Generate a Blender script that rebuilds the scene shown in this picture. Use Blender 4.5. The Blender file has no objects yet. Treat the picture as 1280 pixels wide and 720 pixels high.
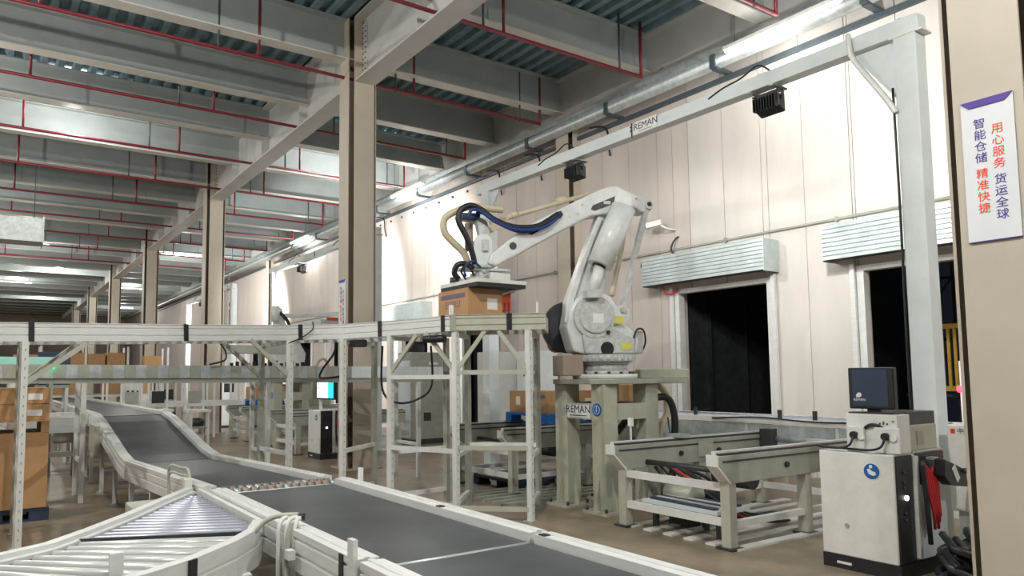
import bpy, math, random
from mathutils import Vector, Matrix
random.seed(7)
C = bpy.context.collection
SC = bpy.context.scene
# ------------------------------------------------------------------ camera, world, exposure
cam = bpy.data.objects.new('camera', bpy.data.cameras.new('camera'))
C.objects.link(cam); SC.camera = cam
YAW, PITCH, ROLL, FPX = math.radians(33.3075), math.radians(4.5349), math.radians(-0.4503), 905.8
fw = Vector((math.sin(YAW)*math.cos(PITCH), math.cos(YAW)*math.cos(PITCH), math.sin(PITCH)))
rt = Vector((math.cos(YAW), -math.sin(YAW), 0)); up = rt.cross(fw)
r2 = rt*math.cos(ROLL)+up*math.sin(ROLL); u2 = -rt*math.sin(ROLL)+up*math.cos(ROLL)
cam.matrix_world = Matrix(((r2.x, u2.x, -fw.x, 0), (r2.y, u2.y, -fw.y, 0), (r2.z, u2.z, -fw.z, 1.6), (0, 0, 0, 1)))
cam.data.sensor_width = 36; cam.data.lens = FPX/1280*36
cam.data.shift_x = (640-580.4)/1280; cam.data.shift_y = (399.17-360)/1280
cam.data.clip_start = .05; cam.data.clip_end = 300
w = bpy.data.worlds.new('world'); SC.world = w; w.use_nodes = True
w.node_tree.nodes['Background'].inputs[0].default_value = (.02, .025, .035, 1)
w.node_tree.nodes['Background'].inputs[1].default_value = .3
SC.view_settings.view_transform = 'Standard'; SC.view_settings.look = 'None'
SC.view_settings.gamma = 1; SC.view_settings.use_curve_mapping = False
SC.view_settings.exposure = 0.12
LAMP_W, FLOOD_W = 185, 260

# ------------------------------------------------------------------ materials
def mat(name, col, rough=.5, metal=0, noise=.06, scale=6, bump=0, emit=None, col2=None, stretch=None, spec=.5):
    m = bpy.data.materials.new(name); m.use_nodes = True
    nt = m.node_tree; b = nt.nodes['Principled BSDF']
    b.inputs['Roughness'].default_value = rough; b.inputs['Metallic'].default_value = metal
    b.inputs['Specular IOR Level'].default_value = spec
    if emit:
        b.inputs['Base Color'].default_value = (*col, 1)
        b.inputs['Emission Color'].default_value = (*col, 1); b.inputs['Emission Strength'].default_value = emit
        return m
    tc = nt.nodes.new('ShaderNodeTexCoord'); mp = nt.nodes.new('ShaderNodeMapping')
    nt.links.new(tc.outputs['Object'], mp.inputs[0])
    if stretch: mp.inputs['Scale'].default_value = stretch
    n = nt.nodes.new('ShaderNodeTexNoise'); n.inputs['Scale'].default_value = scale
    n.inputs['Detail'].default_value = 5; n.inputs['Roughness'].default_value = .65
    nt.links.new(mp.outputs[0], n.inputs['Vector'])
    rp = nt.nodes.new('ShaderNodeValToRGB'); rp.color_ramp.elements[0].position = .3; rp.color_ramp.elements[1].position = .7
    c2 = col2 if col2 else tuple(c*(1-noise*2.2) for c in col)
    c1 = col if col2 else tuple(min(1, c*(1+noise)) for c in col)
    rp.color_ramp.elements[0].color = (*c2, 1); rp.color_ramp.elements[1].color = (*c1, 1)
    nt.links.new(n.outputs['Fac'], rp.inputs[0]); nt.links.new(rp.outputs[0], b.inputs['Base Color'])
    if bump:
        bp = nt.nodes.new('ShaderNodeBump'); bp.inputs['Strength'].default_value = bump; bp.inputs['Distance'].default_value = .01
        nt.links.new(n.outputs['Fac'], bp.inputs['Height']); nt.links.new(bp.outputs[0], b.inputs['Normal'])
    return m
M = dict(
    floor=mat('worn_concrete', (.40, .315, .22), .38, 0, col2=(.17, .14, .10), scale=1.1, bump=.15),
    wall=mat('wall_panel_paint', (.70, .63, .58), .6, 0, .05, 1.2, stretch=(1, 1, .3)),
    wall2=mat('wall_panel_paint_pale', (.76, .72, .67), .6, 0, .05, 1.2, stretch=(1, 1, .3)),
    deck=mat('galvanised_deck', (.26, .38, .44), .45, .35, .15, 3),
    beam=mat('grey_beam_paint', (.43, .47, .465), .5, 0, .06, 1.5),
    flange=mat('floor_lit_flange', (.72, .71, .67), .5, 0, .05, 1.5),  # floor bounce light painted in: paler copy of the beam colour for bottom flanges
    girder=mat('pale_girder_paint', (.60, .60, .58), .5, 0, .05, 1.5),
    column=mat('cream_column_paint', (.57, .51, .42), .5, 0, .05, 1.2),
    alu=mat('aluminium_profile', (.80, .81, .79), .38, .12, .04, 5, stretch=(1, 1, 8)),
    galv=mat('galvanised_steel', (.55, .60, .60), .4, .5, .12, 9),
    zinc=mat('zinc_shutter', (.58, .66, .66), .4, .4, .08, 4),
    white=mat('white_paint', (.80, .80, .76), .4, 0, .05, 5),
    post=mat('post_paint', (.78, .79, .75), .4, 0, .05, 7),
    cream=mat('cream_grey_paint', (.52, .52, .44), .42, 0, .06, 5),
    greysteel=mat('grey_green_steel', (.40, .41, .35), .4, .1, .08, 6),
    robot=mat('robot_white', (.78, .81, .80), .28, 0, .06, 7),
    robotg=mat('robot_casting_grey', (.63, .66, .64), .38, .1, .12, 18, bump=.15),
    ped=mat('pedestal_paint', (.50, .50, .41), .4, 0, .06, 5),
    brown=mat('brown_motor_cover', (.36, .28, .23), .45, 0, .05, 5),
    dark=mat('black_plastic', (.018, .02, .024), .4, 0, .2, 8),
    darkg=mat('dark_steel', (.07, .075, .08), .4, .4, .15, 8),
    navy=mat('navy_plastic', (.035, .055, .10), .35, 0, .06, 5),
    belt=mat('rubber_belt', (.06, .068, .076), .40, 0, .22, 1.6),
    roller=mat('white_roller', (.70, .71, .69), .28, .2, .04, 5),
    rsteel=mat('steel_roller', (.56, .58, .66), .42, .6, .05, 5),
    card=mat('cardboard', (.52, .30, .14), .7, 0, .06, 7),
    tape=mat('purple_tape', (.17, .12, .20), .5, 0, .05, 7),
    blue=mat('blue_pallet_plastic', (.012, .17, .62), .4, 0, .06, 7),
    red=mat('red_pipe_paint', (.23, .022, .038), .4, 0, .08, 5),
    redcab=mat('red_cable_jacket', (.55, .03, .035), .4, 0, .05, 5),
    orange=mat('red_plastic', (.75, .06, .015), .4, 0, .08, 5),
    web=mat('shaded_web', (.26, .205, .15), .6, 0, .06, 2),  # shade inside the column recesses, painted into the webs as darker brown
    hang=mat('hanger_steel', (.10, .13, .15), .5, .3, .08, 5),
    hose=mat('cream_hose', (.64, .56, .40), .5, 0, .05, 5),
    bluehose=mat('blue_hose', (.015, .05, .22), .4, 0, .05, 5),
    yellow=mat('yellow_cage_paint', (.62, .38, .05), .5, 0, .1, 6),
    label=mat('white_label', (.85, .85, .82), .5, 0, .03, 6),
    ylabel=mat('yellow_label', (.72, .68, .12), .5, 0, .03, 6),
    signw=mat('sign_board', (.80, .83, .86), .4, 0, .02, 3),
    purple=mat('purple_print', (.085, .045, .33), .5, 0, .02, 3),
    orprint=mat('orange_print', (.95, .10, .02), .5, 0, .02, 3),
    blueprint=mat('blue_print', (.01, .12, .40), .5, 0, .02, 3),
    ink=mat('dark_ink', (.03, .04, .10), .5, 0, .02, 3),
    green=mat('teal_paint', (.30, .62, .52), .5, 0, .05, 3),
    cool=mat('pale_blue_paint', (.72, .78, .79), .4, 0, .04, 3),
    soil=mat('weathered_panel', (.30, .25, .20), .6, 0, .1, 2),
    led=mat('led_tube', (1, .98, .94), emit=9), floodled=mat('flood_lens', (1, 1, .97), emit=14),
    ledred=mat('red_indicator', (1, .03, .05), emit=6), ledgreen=mat('green_indicator', (.03, 1, .35), emit=5),
    ledwhite=mat('white_indicator', (1, 1, .9), emit=4), screen=mat('screen_blank', (.70, .95, 1.0), emit=1.6), screen2=mat('screen_teal', (.02, .50, .62), emit=1.3),
)

# ------------------------------------------------------------------ mesh helpers
class MB:
    def __init__(s): s.v = []; s.f = []; s.sm = []
    def add(s, vs, fs, sm=False):
        o = len(s.v); s.v += [tuple(p) for p in vs]; s.f += [tuple(i+o for i in f) for f in fs]; s.sm += [sm]*len(fs); return s
    def box(s, x0, x1, y0, y1, z0, z1):
        return s.add([(x, y, z) for z in (z0, z1) for y in (y0, y1) for x in (x0, x1)],
                     [(0, 2, 3, 1), (4, 5, 7, 6), (0, 1, 5, 4), (2, 6, 7, 3), (0, 4, 6, 2), (1, 3, 7, 5)])
    def rbox(s, c, sx, sy, z0, z1, a):
        ca, sa = math.cos(a), math.sin(a); n = MB().box(-sx/2, sx/2, -sy/2, sy/2, z0, z1)
        return s.add([(c[0]+x*ca-y*sa, c[1]+x*sa+y*ca, z) for x, y, z in n.v], n.f)
    def frame(s, p, q, upv=(0, 0, 1)):
        d = (Vector(q)-Vector(p)).normalized(); u = Vector(upv)
        if abs(d.dot(u)) > .98: u = Vector((1, 0, 0)) if abs(d.x) < .9 else Vector((0, 1, 0))
        a = d.cross(u).normalized(); return d, a, a.cross(d)
    def bar(s, p, q, w, h, upv=(0, 0, 1)):
        d, a, b = s.frame(p, q, upv); vs = []
        for e in (Vector(p), Vector(q)):
            for i, j in ((-1, -1), (1, -1), (1, 1), (-1, 1)): vs.append(e+a*(i*w/2)+b*(j*h/2))
        return s.add(vs, [(0, 1, 2, 3), (7, 6, 5, 4), (0, 4, 5, 1), (1, 5, 6, 2), (2, 6, 7, 3), (3, 7, 4, 0)])
    def cyl(s, p, q, r, n=12, r2=None):
        d, a, b = s.frame(p, q); r2 = r if r2 is None else r2; vs = []
        for e, rr in ((Vector(p), r), (Vector(q), r2)):
            for i in range(n):
                t = 2*math.pi*i/n; vs.append(e+a*(rr*math.cos(t))+b*(rr*math.sin(t)))
        s.add(vs, [(i, (i+1) % n, n+(i+1) % n, n+i) for i in range(n)], True)
        o = len(s.v)-2*n
        s.f += [tuple(range(o+n-1, o-1, -1)), tuple(range(o+n, o+2*n))]; s.sm += [False]*2; return s
    def tube(s, pts, r, n=8, k=6):
        P = [Vector(p) for p in pts]; path = []
        if len(P) == 2: path = P
        else:
            for i in range(len(P)-1):
                a, b, c, d = P[max(i-1, 0)], P[i], P[i+1], P[min(i+2, len(P)-1)]
                for j in range(k):
                    t = j/k; path.append(.5*((2*b)+(c-a)*t+(2*a-5*b+4*c-d)*t*t+(3*b-a-3*c+d)*t**3))
            path.append(P[-1])
        vs = []; ref = None
        for i, p in enumerate(path):
            d = (path[min(i+1, len(path)-1)]-path[max(i-1, 0)]).normalized()
            if ref is None: ref = Vector((0, 0, 1)) if abs(d.z) < .9 else Vector((1, 0, 0))
            a = d.cross(ref).normalized(); b = a.cross(d); ref = b
            for j in range(n):
                t = 2*math.pi*j/n; vs.append(p+a*(r*math.cos(t))+b*(r*math.sin(t)))
        m = len(path)
        s.add(vs, [(i*n+j, i*n+(j+1) % n, (i+1)*n+(j+1) % n, (i+1)*n+j) for i in range(m-1) for j in range(n)], True)
        o = len(s.v)-m*n; s.f += [tuple(range(o+n-1, o-1, -1)), tuple(range(o+(m-1)*n, o+m*n))]; s.sm += [False]*2
        return s
    def prism(s, out, d0, d1, ax=lambda u, v, d: (u, d, v)):
        n = len(out); vs = [ax(u, v, d0) for u, v in out]+[ax(u, v, d1) for u, v in out]
        return s.add(vs, [tuple(range(n)), tuple(range(2*n-1, n-1, -1))]+[(i, n+i, n+(i+1) % n, (i+1) % n) for i in range(n)])
    def sweep(s, path, prof, close=True):
        # prof: (side offset, z offset); swept along a 3-D path with horizontal mitres
        P = [Vector(p) for p in path]; N = len(P); k = len(prof); vs = []
        for i, p in enumerate(P):
            ds = []
            if i: ds.append((P[i]-P[i-1]).to_2d().normalized())
            if i < N-1: ds.append((P[i+1]-P[i]).to_2d().normalized())
            t = (sum(ds, Vector((0, 0)))).normalized(); nrm = Vector((t.y, -t.x))
            sc = 1/max(.3, t.dot(ds[0]))
            for o, z in prof: vs.append((p.x+nrm.x*o*sc, p.y+nrm.y*o*sc, p.z+z))
        fs = [(i*k+j, (i+1)*k+j, (i+1)*k+(j+1) % k, i*k+(j+1) % k) for i in range(N-1) for j in range(k)]
        return s.add(vs, fs+[tuple(range(k)), tuple(range(N*k-1, (N-1)*k-1, -1))])
    def build(s, name, material, parent=None, off=(0, 0, 0), bevel=0):
        me = bpy.data.meshes.new(name)
        me.from_pydata([(x-off[0], y-off[1], z-off[2]) for x, y, z in s.v], [], s.f); me.materials.append(M[material])
        import bmesh
        b = bmesh.new(); b.from_mesh(me); bmesh.ops.recalc_face_normals(b, faces=b.faces); b.to_mesh(me); b.free()
        me.polygons.foreach_set('use_smooth', s.sm)
        o = bpy.data.objects.new(name, me); C.objects.link(o)
        if parent: o.parent = parent
        if bevel:
            md = o.modifiers.new('bevel', 'BEVEL'); md.width = bevel; md.segments = 2; md.limit_method = 'ANGLE'
        return o
ORG = {}
def thing(name, label, cat, loc=(0, 0, 0), rz=0, group=None):
    o = bpy.data.objects.new(name, None); o.empty_display_size = .1; C.objects.link(o)
    o.location = loc; o.rotation_euler = (0, 0, rz); o['label'] = label; o['category'] = cat
    if group: o['group'] = group
    return o
def off(root):
    while root.parent: root = root.parent
    return tuple(root.location)
def part(root, name, mb, material, world=True, label=None, bevel=0):
    o = mb.build(name, material, root, off(root) if world else (0, 0, 0), bevel)
    if label: o['label'] = label
    return o
def single(name, mb, material, label, cat, group=None, bevel=0):
    xs, ys, zs = zip(*mb.v); base = ((min(xs)+max(xs))/2, (min(ys)+max(ys))/2, min(zs))
    o = mb.build(name, material, None, base, bevel); o.location = base; o['label'] = label; o['category'] = cat
    if group: o['group'] = group
    return o
def struct(name, mb, material, parent=None):
    o = mb.build(name, material, parent)
    if not parent: o['kind'] = 'structure'
    return o
KIDS = {}
def dup(root, shift, label, group=None, rz=None):
    r = root.copy(); C.objects.link(r); r.location = Vector(root.location)+Vector(shift); r['label'] = label
    if rz is not None: r.rotation_euler = (0, 0, rz)
    if group: r['group'] = group
    def rec(a, b):
        for ch in list(a.children):
            c = ch.copy(); C.objects.link(c); c.parent = b; rec(ch, c)
    rec(root, r); return r
def copy_part(o, delta, parent=None, name=None):
    c = o.copy(); C.objects.link(c); c.parent = parent or o.parent; c.location = Vector(o.location)+Vector(delta); return c
def text(root, name, s, material, size, origin, right, upv, depth=.002, align='CENTER'):
    cu = bpy.data.curves.new(name, 'FONT'); cu.body = s; cu.size = size; cu.align_x = align; cu.align_y = 'CENTER'
    cu.extrude = depth; cu.resolution_u = 3
    t = bpy.data.objects.new(name, cu); C.objects.link(t); bpy.context.view_layer.update()
    me = bpy.data.meshes.new_from_object(t.evaluated_get(bpy.context.evaluated_depsgraph_get()))
    bpy.data.objects.remove(t); me.materials.clear(); me.materials.append(M[material])
    r = Vector(right).normalized(); u = Vector(upv).normalized(); n = r.cross(u); o3 = Vector(origin)-Vector(off(root))
    for v in me.vertices: v.co = o3+r*v.co.x+u*v.co.y+n*(v.co.z+depth)
    o = bpy.data.objects.new(name, me); C.objects.link(o); o.parent = root; return o
def area(name, loc, rot, sx, sy, power, col=(1, .96, .9)):
    l = bpy.data.lights.new(name, 'AREA'); l.shape = 'RECTANGLE'; l.size = sx; l.size_y = sy; l.energy = power; l.color = col
    o = bpy.data.objects.new(name, l); C.objects.link(o); o.location = loc; o.rotation_euler = rot; return o

# ------------------------------------------------------------------ shell
WX = 10.8          # inner face of the right-hand wall
struct('floor', MB().box(-14, 22, -4, 76, -.2, 0), 'floor')
struct('wall_back', MB().box(-14, 11, 75.6, 76, 0, 8.6), 'soil')
struct('wall_left', MB().box(-14.4, -14, -4, 76, 0, 8.6), 'wall')
DOORS = [(3.62, 5.72), (7.16, 9.15), (14.9, 16.6), (18.3, 20.3), (24.0, 26.0), (27.5, 29.6), (34.2, 36.2), (37.8, 39.8)]
DZ = 3.2
bk = MB(); y = -4
for a, b in DOORS+[(76, 76)]:
    bk.box(WX+.07, WX+.3, y, a, 0, 8.6)
    if a < 76: bk.box(WX+.07, WX+.3, a, b, DZ, 8.6)
    y = b
wall = struct('wall_right', bk, 'wall')
# vertical cladding panels, each a piece of the wall
y = -1.0; PW = .752; k = 0
while y < 30:
    y1 = y+PW; segs = [(y, y1, 0)]
    for a, b in DOORS:
        ns = []
        for s0, s1, zb in segs:
            if s1 <= a or s0 >= b or zb > 0: ns.append((s0, s1, zb)); continue
            if s0 < a-.02: ns.append((s0, a, 0))
            ns.append((max(s0, a), min(s1, b), DZ))
            if s1 > b+.02: ns.append((b, s1, 0))
        segs = ns
    dx = random.uniform(0, .008)
    for s0, s1, zb in segs:
        struct('wall_panel', MB().box(WX-dx, WX+.07, s0+.006, s1-.006, zb, 8.5), 'wall2' if y < 8.2 else 'wall', wall)
    y = y1; k += 1
struct('wall_panel', MB().box(WX+.02, WX+.07, 39.9, 75.5, 0, 8.5), 'wall', wall)
struct('wall_panel', MB().box(WX+.02, WX+.07, y, 34.1, DZ, 8.5), 'wall', wall)
struct('wall_panel', MB().box(WX+.02, WX+.07, y, 34.1, 0, DZ-.05), 'wall', wall)
# corrugated deck over the beams
dk = MB(); pts = []; x = -14; ZD = 8.17
while x < 11.0:
    pts += [(x, ZD), (x+.11, ZD), (x+.15, ZD+.09), (x+.26, ZD+.09)]; x += .30
vs = [(a, yy, z) for yy in (-4, 75.6) for a, z in pts]; n = len(pts)
dk.add(vs, [(i, i+1, n+i+1, n+i) for i in range(n-1)])
dk.box(-14, 11, -4, 75.6, ZD+.14, ZD+.3)
ceil = struct('ceiling', dk, 'deck')
def ibeam_x(x0, x1, yc, z0, z1, fw, ft=.022, wt=.016):
    return MB().box(x0, x1, yc-fw/2, yc+fw/2, z0, z0+ft).box(x0, x1, yc-wt/2, yc+wt/2, z0+ft, z1-ft).box(x0, x1, yc-fw/2, yc+fw/2, z1-ft, z1)
def ibeam_y(xc, y0, y1, z0, z1, fw, ft=.03, wt=.02):
    return MB().box(xc-fw/2, xc+fw/2, y0, y1, z0, z0+ft).box(xc-wt/2, xc+wt/2, y0, y1, z0+ft, z1-ft).box(xc-fw/2, xc+fw/2, y0, y1, z1-ft, z1)
CX, CY0, PITCHY = 5.56, 12.0, 10.2
GZ = 6.95; BZ = 7.41
ys_ = [-3.5, 1.93]+[CY0+PITCHY*k for k in range(6)]
for k, y0 in enumerate(ys_):
    y1 = ys_[k+1] if k+1 < len(ys_) else 75.4
    struct('ceiling_girder', ibeam_y(CX, y0+(.283 if k else 0), y1-(.283 if k+1 < len(ys_) else 0), GZ, ZD-.002, .40), 'girder', ceil)
struct('ceiling_girder', ibeam_y(10.52, -3.5, 75.4, 7.22, ZD-.002, .34), 'girder', ceil)
struct('ceiling_girder', ibeam_y(-5.2, -3.5, 75.4, GZ, ZD-.002, .40), 'girder', ceil)
proto = None
for i in range(-4, 25):
    yb = CY0+i*PITCHY/4
    if proto is None:
        proto = []
        for x0, x1 in ((-5.0, CX-.012), (CX+.012, 10.5)):
            wb = MB().box(x0, x1, -.008, .008, BZ+.023, ZD-.03).box(x0, x1, -.14, .14, ZD-.0295, ZD-.004)
            proto.append(struct('ceiling_beam', wb, 'beam', ceil))
            proto.append(struct('beam_flange', MB().box(x0, x1, -.14, .14, BZ, BZ+.0225), 'flange', ceil))
        proto.append(struct('stiffener_plate', MB().box(CX-.19, CX-.012, -.008, .008, GZ+.032, BZ).box(CX+.012, CX+.19, -.008, .008, GZ+.032, BZ), 'girder', ceil))
        for o in proto: o.location.y = yb
    else:
        for o in proto: c = copy_part(o, (0, 0, 0), ceil); c.location.y = yb
# ------------------------------------------------------------------ columns
def column(xc, yc, name, label, group=None, top=8.16, mm='column'):
    t = thing(name, label, 'column', (xc, yc, 0), 0, group)
    d, w_, th = .27, .195, .02
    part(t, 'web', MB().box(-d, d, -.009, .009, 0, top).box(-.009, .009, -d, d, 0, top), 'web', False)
    part(t, 'flange', MB().box(-w_, w_, -d-th/2, -d+th/2, 0, top), mm, False)
    part(t, 'flange', MB().box(-w_, w_, d-th/2, d+th/2, 0, top), mm, False)
    part(t, 'flange', MB().box(-d-th/2, -d+th/2, -w_, w_, 0, top), mm, False)
    part(t, 'flange', MB().box(d-th/2, d+th/2, -w_, w_, 0, top), mm, False)
    part(t, 'base_plate', MB().box(-.34, .34, -.34, .34, 0, .025), mm, False)
    return t
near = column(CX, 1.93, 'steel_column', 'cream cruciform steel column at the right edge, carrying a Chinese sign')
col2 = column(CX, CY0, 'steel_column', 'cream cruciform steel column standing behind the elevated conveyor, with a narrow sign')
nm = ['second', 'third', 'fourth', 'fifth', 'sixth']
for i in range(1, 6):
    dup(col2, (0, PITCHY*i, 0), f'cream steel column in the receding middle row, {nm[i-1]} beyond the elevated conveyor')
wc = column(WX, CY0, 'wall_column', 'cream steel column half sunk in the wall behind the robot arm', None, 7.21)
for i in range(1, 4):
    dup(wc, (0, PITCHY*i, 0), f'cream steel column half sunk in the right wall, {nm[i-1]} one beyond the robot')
# upper dark web splice plates with bolts on the first two columns of the middle row
sp = MB(); bo = MB()
for sy in (-1, 1):
    yy = CY0+sy*.34
    sp.box(CX-.03, CX-.011, yy-.10, yy+.10, GZ+.08, ZD-.12)
    for r_ in range(11):
        for c_ in (-.05, .05): bo.cyl((CX-.03, yy+c_, GZ+.14+r_*.1), (CX-.045, yy+c_, GZ+.14+r_*.1), .014, 6)
s1 = struct('splice_plate', sp, 'girder', ceil); s2 = struct('bolts', bo, 'hang', ceil); s2['kind'] = 'stuff'
copy_part(s1, (0, PITCHY, 0), ceil); copy_part(s2, (0, PITCHY, 0), ceil)
copy_part(s1, (5.0, 0, 0), ceil); copy_part(s2, (5.0, 0, 0), ceil)
# column signs
def sign(xf, yc, zt, label):
    t = thing('hanging_sign', label, 'sign', (xf, yc, zt-.92))
    h = .145; zb = zt-.92
    part(t, 'board', MB().box(xf-.006, xf+.004, yc-h, yc+h, zb+.006, zt), 'signw')
    fo = [(yc+h, zt), (yc-h, zt), (yc-h+.045, zt-.045), (yc+h-.045, zt-.045)]
    part(t, 'top_flap', MB().prism([(a, b) for a, b in fo], xf-.014, xf-.007, lambda a, b, d: (d, a, b)), 'purple', label='purple trapezoid flap along the top edge')
    part(t, 'bottom_edge', MB().box(xf-.008, xf+.004, yc-h, yc+h, zb, zb+.006), 'purple')
    R, U = (0, -1, 0), (0, 0, 1)
    def line(chars, yy, z0, cols):
        z = z0
        for ch, cc in zip(chars, cols):
            if ch == ' ': z -= .028; continue
            text(t, 'lettering', ch, cc, .070, (xf-.006, yy, z), R, U, .0015); z -= .0745
    P_, O_ = 'purple', 'orprint'
    line('智能仓储 精准快捷', yc+.045, zt-.16, [P_]*4+[P_]+[O_]*4)
    line('用心服务 货运全球', yc-.052, zt-.215, [O_]*4+[O_]+[P_]*4)
    return t
sign(CX-.27-.018, 1.93, 3.35, 'white sign with purple and orange Chinese lettering on the near right column')
sign(CX-.27-.018, CY0, 3.35, 'white Chinese sign seen edge-on on the column behind the elevated conveyor')

# ------------------------------------------------------------------ doors, shutters
def door(i, a, b):
    zt = DZ
    d = struct(f'door_{i}', MB().box(WX-.03, WX+.12, a-.02, a+.08, 0, zt).box(WX-.03, WX+.12, b-.08, b+.02, 0, zt).box(WX-.03, WX+.12, a+.08, b-.08, zt-.08, zt), 'post')
    struct('guide_rail', MB().box(WX-.09, WX-.032, b+.03, b+.10, 0, zt+.05), 'alu', d)
    struct('guide_rail', MB().box(WX-.09, WX-.032, a-.10, a-.03, 0, zt+.05), 'alu', d)
for i, (a, b) in enumerate(DOORS): door(i+1, a, b)
def shutter(a, b, label, group=None):
    t = thing('shutter_housing', label, 'shutter box', (WX-.2, (a+b)/2, 3.27), 0, group)
    x0, x1, z0, z1 = WX-.42, WX-.012, 3.27, 3.80
    part(t, 'casing', MB().box(x0+.0205, x1, a+.01, b-.01, z0+.06, z1), 'zinc')
    for k in range(8):
        zz = z0+.02+k*.066
        part(t, 'slat', MB().prism([(x0, zz), (x0, zz+.05), (x0+.012, zz+.062), (x0+.02, zz+.062), (x0+.02, zz)], a, b, lambda p, q, d: (p, d, q)), 'zinc')
    part(t, 'side_cover', MB().box(x0, x1, a-.012, a, z0, z1), 'zinc')
    part(t, 'side_cover', MB().box(x0, x1, b, b+.012, z0, z1), 'zinc')
    part(t, 'bottom_slot', MB().box(x0+.03, x1-.03, a+.02, b-.02, z0+.045, z0+.06), 'darkg')
    return t
shutter(7.02, 9.60, 'galvanised roller shutter housing above the dock door beside the robot elbow')
shutter(3.2, 6.02, 'galvanised roller shutter housing above the dock door behind the gantry post')
for (a, b), s in zip(DOORS[2:6], ['above the dark doorway behind the robot pedestal', 'right of the cream column, above the elevated conveyor rail', 'left of the cream column, beyond the second robot cell', 'farthest down the right wall']):
    shutter(a-.15, b+.5, 'galvanised roller shutter housing '+s)
# trailer and dock beyond the doors
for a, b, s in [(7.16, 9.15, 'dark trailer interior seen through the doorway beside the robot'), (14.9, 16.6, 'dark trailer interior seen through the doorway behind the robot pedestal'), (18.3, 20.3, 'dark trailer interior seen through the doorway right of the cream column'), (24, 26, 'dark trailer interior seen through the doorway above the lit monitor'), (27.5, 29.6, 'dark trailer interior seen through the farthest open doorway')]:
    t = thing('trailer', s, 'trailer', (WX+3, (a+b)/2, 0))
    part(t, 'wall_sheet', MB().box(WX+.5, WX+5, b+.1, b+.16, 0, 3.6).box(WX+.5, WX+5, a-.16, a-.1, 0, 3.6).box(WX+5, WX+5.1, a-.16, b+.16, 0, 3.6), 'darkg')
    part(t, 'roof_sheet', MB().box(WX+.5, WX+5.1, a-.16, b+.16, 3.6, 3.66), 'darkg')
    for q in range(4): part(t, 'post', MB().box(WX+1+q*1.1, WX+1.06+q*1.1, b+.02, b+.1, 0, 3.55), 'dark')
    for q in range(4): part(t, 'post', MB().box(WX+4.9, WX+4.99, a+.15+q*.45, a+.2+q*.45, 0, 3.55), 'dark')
t = thing('canopy_truss', 'dark steel lattice frame outside the dock door behind the gantry post', 'frame', (13.6, 6, 0))
for yy in (4.3, 5.1, 5.9, 6.7): part(t, 'upright', MB().bar((14.3, yy, 0), (14.3, yy, 4.5), .08, .08), 'hang')
for z in (1.2, 2.2, 3.3): part(t, 'rail', MB().bar((14.25, 4.2, z), (14.25, 6.8, z), .05, .05), 'hang')
for q, (a_, b_) in enumerate((((4.3, 1.2), (5.1, 2.2)), ((5.1, 2.2), (5.9, 3.3)), ((5.9, 1.2), (5.1, 2.2)), ((6.7, 2.2), (5.9, 3.3)))):
    part(t, 'brace', MB().bar((14.21, a_[0], a_[1]), (14.21, b_[0], b_[1]), .03, .03), 'hang')
t = thing('cage_trolley', 'yellow slatted cage standing outside the doorway behind the gantry post', 'cage', (12.9, 5.1, 0))
for z in (1.35, 2.35): part(t, 'rail', MB().bar((12.9, 4.5, z), (12.9, 5.75, z), .05, .08), 'yellow')
for q in range(14): part(t, 'slat', MB().box(12.89, 12.915, 4.5+q*.094, 4.545+q*.094, 1.35, 2.35), 'yellow')
for yy in (4.52, 5.73): part(t, 'leg', MB().box(12.87, 12.93, yy-.03, yy+.03, 0, 2.4), 'yellow')
t = thing('dock_cartons', 'brown carton stack on a rack outside the doorway at the right', 'rack', (13.3, 4.2, 0))
for yy in (3.5, 4.75): part(t, 'upright', MB().box(13.2, 13.28, yy-.03, yy+.03, 0, 3.6), 'hang')
for z in (1.3, 2.1, 2.9):
    part(t, 'shelf', MB().box(13.1, 13.9, 3.5, 4.75, z-.05, z), 'alu')
    for q in range(2): part(t, 'carton', MB().box(13.2, 13.8, 3.6+q*.58, 4.12+q*.58, z, z+.5), 'card')

# ------------------------------------------------------------------ services
t = thing('wall_duct', 'long pale round duct with dark brackets along the top of the right wall', 'duct', (10.45, 20, 6.9))
part(t, 'pipe', MB().cyl((10.45, -2, 7.05), (10.45, 60, 7.05), .13, 14), 'galv')
part(t, 'ledge', MB().box(10.3, 10.36, -2, 60, 7.14, 7.24), 'galv')
b0 = part(t, 'bracket', MB().box(10.36, 10.79, -.05, .05, 6.88, 6.93).box(10.3, 10.34, -.05, .05, 6.9, 7.14), 'hang', False); b0.location = (0, 5.2-20, 0); b0.location.x = -10.45; b0.location.z = -6.9
for yy in (2.6, 7.8, 10.4, 13, 15.6, 18.2, 20.8, 23.4, 26, 28.6): copy_part(b0, (0, yy-5.2, 0))
t = thing('wall_trunking', 'thin dark cable trunking under the duct on the right wall', 'trunking', (10.78, 20, 6.8))
part(t, 'channel', MB().box(10.72, 10.798, -2, 60, 6.80, 6.88), 'hang')
c0 = None
for q in range(26):
    yy = 4.2+q*.75
    if c0 is None: c0 = part(t, 'clip', MB().box(10.755, 10.798, -.025, .025, 6.62, 6.68), 'hang', False); c0.location = (-10.78, yy-20, -6.8)
    else: copy_part(c0, (0, q*.75, 0))
t = thing('wall_conduit', 'thin grey conduit running along the wall above the shutter housings', 'conduit', (10.77, 15, 3.9))
part(t, 'pipe', MB().cyl((10.77, -1, 3.96), (10.77, 34, 3.96), .022, 8), 'greysteel')
for yy in (6.0, 8.0, 10.2, 12.6, 15, 18): part(t, 'clip', MB().box(10.74, 10.799, yy-.02, yy+.02, 3.92, 4.0), 'greysteel')
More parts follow.
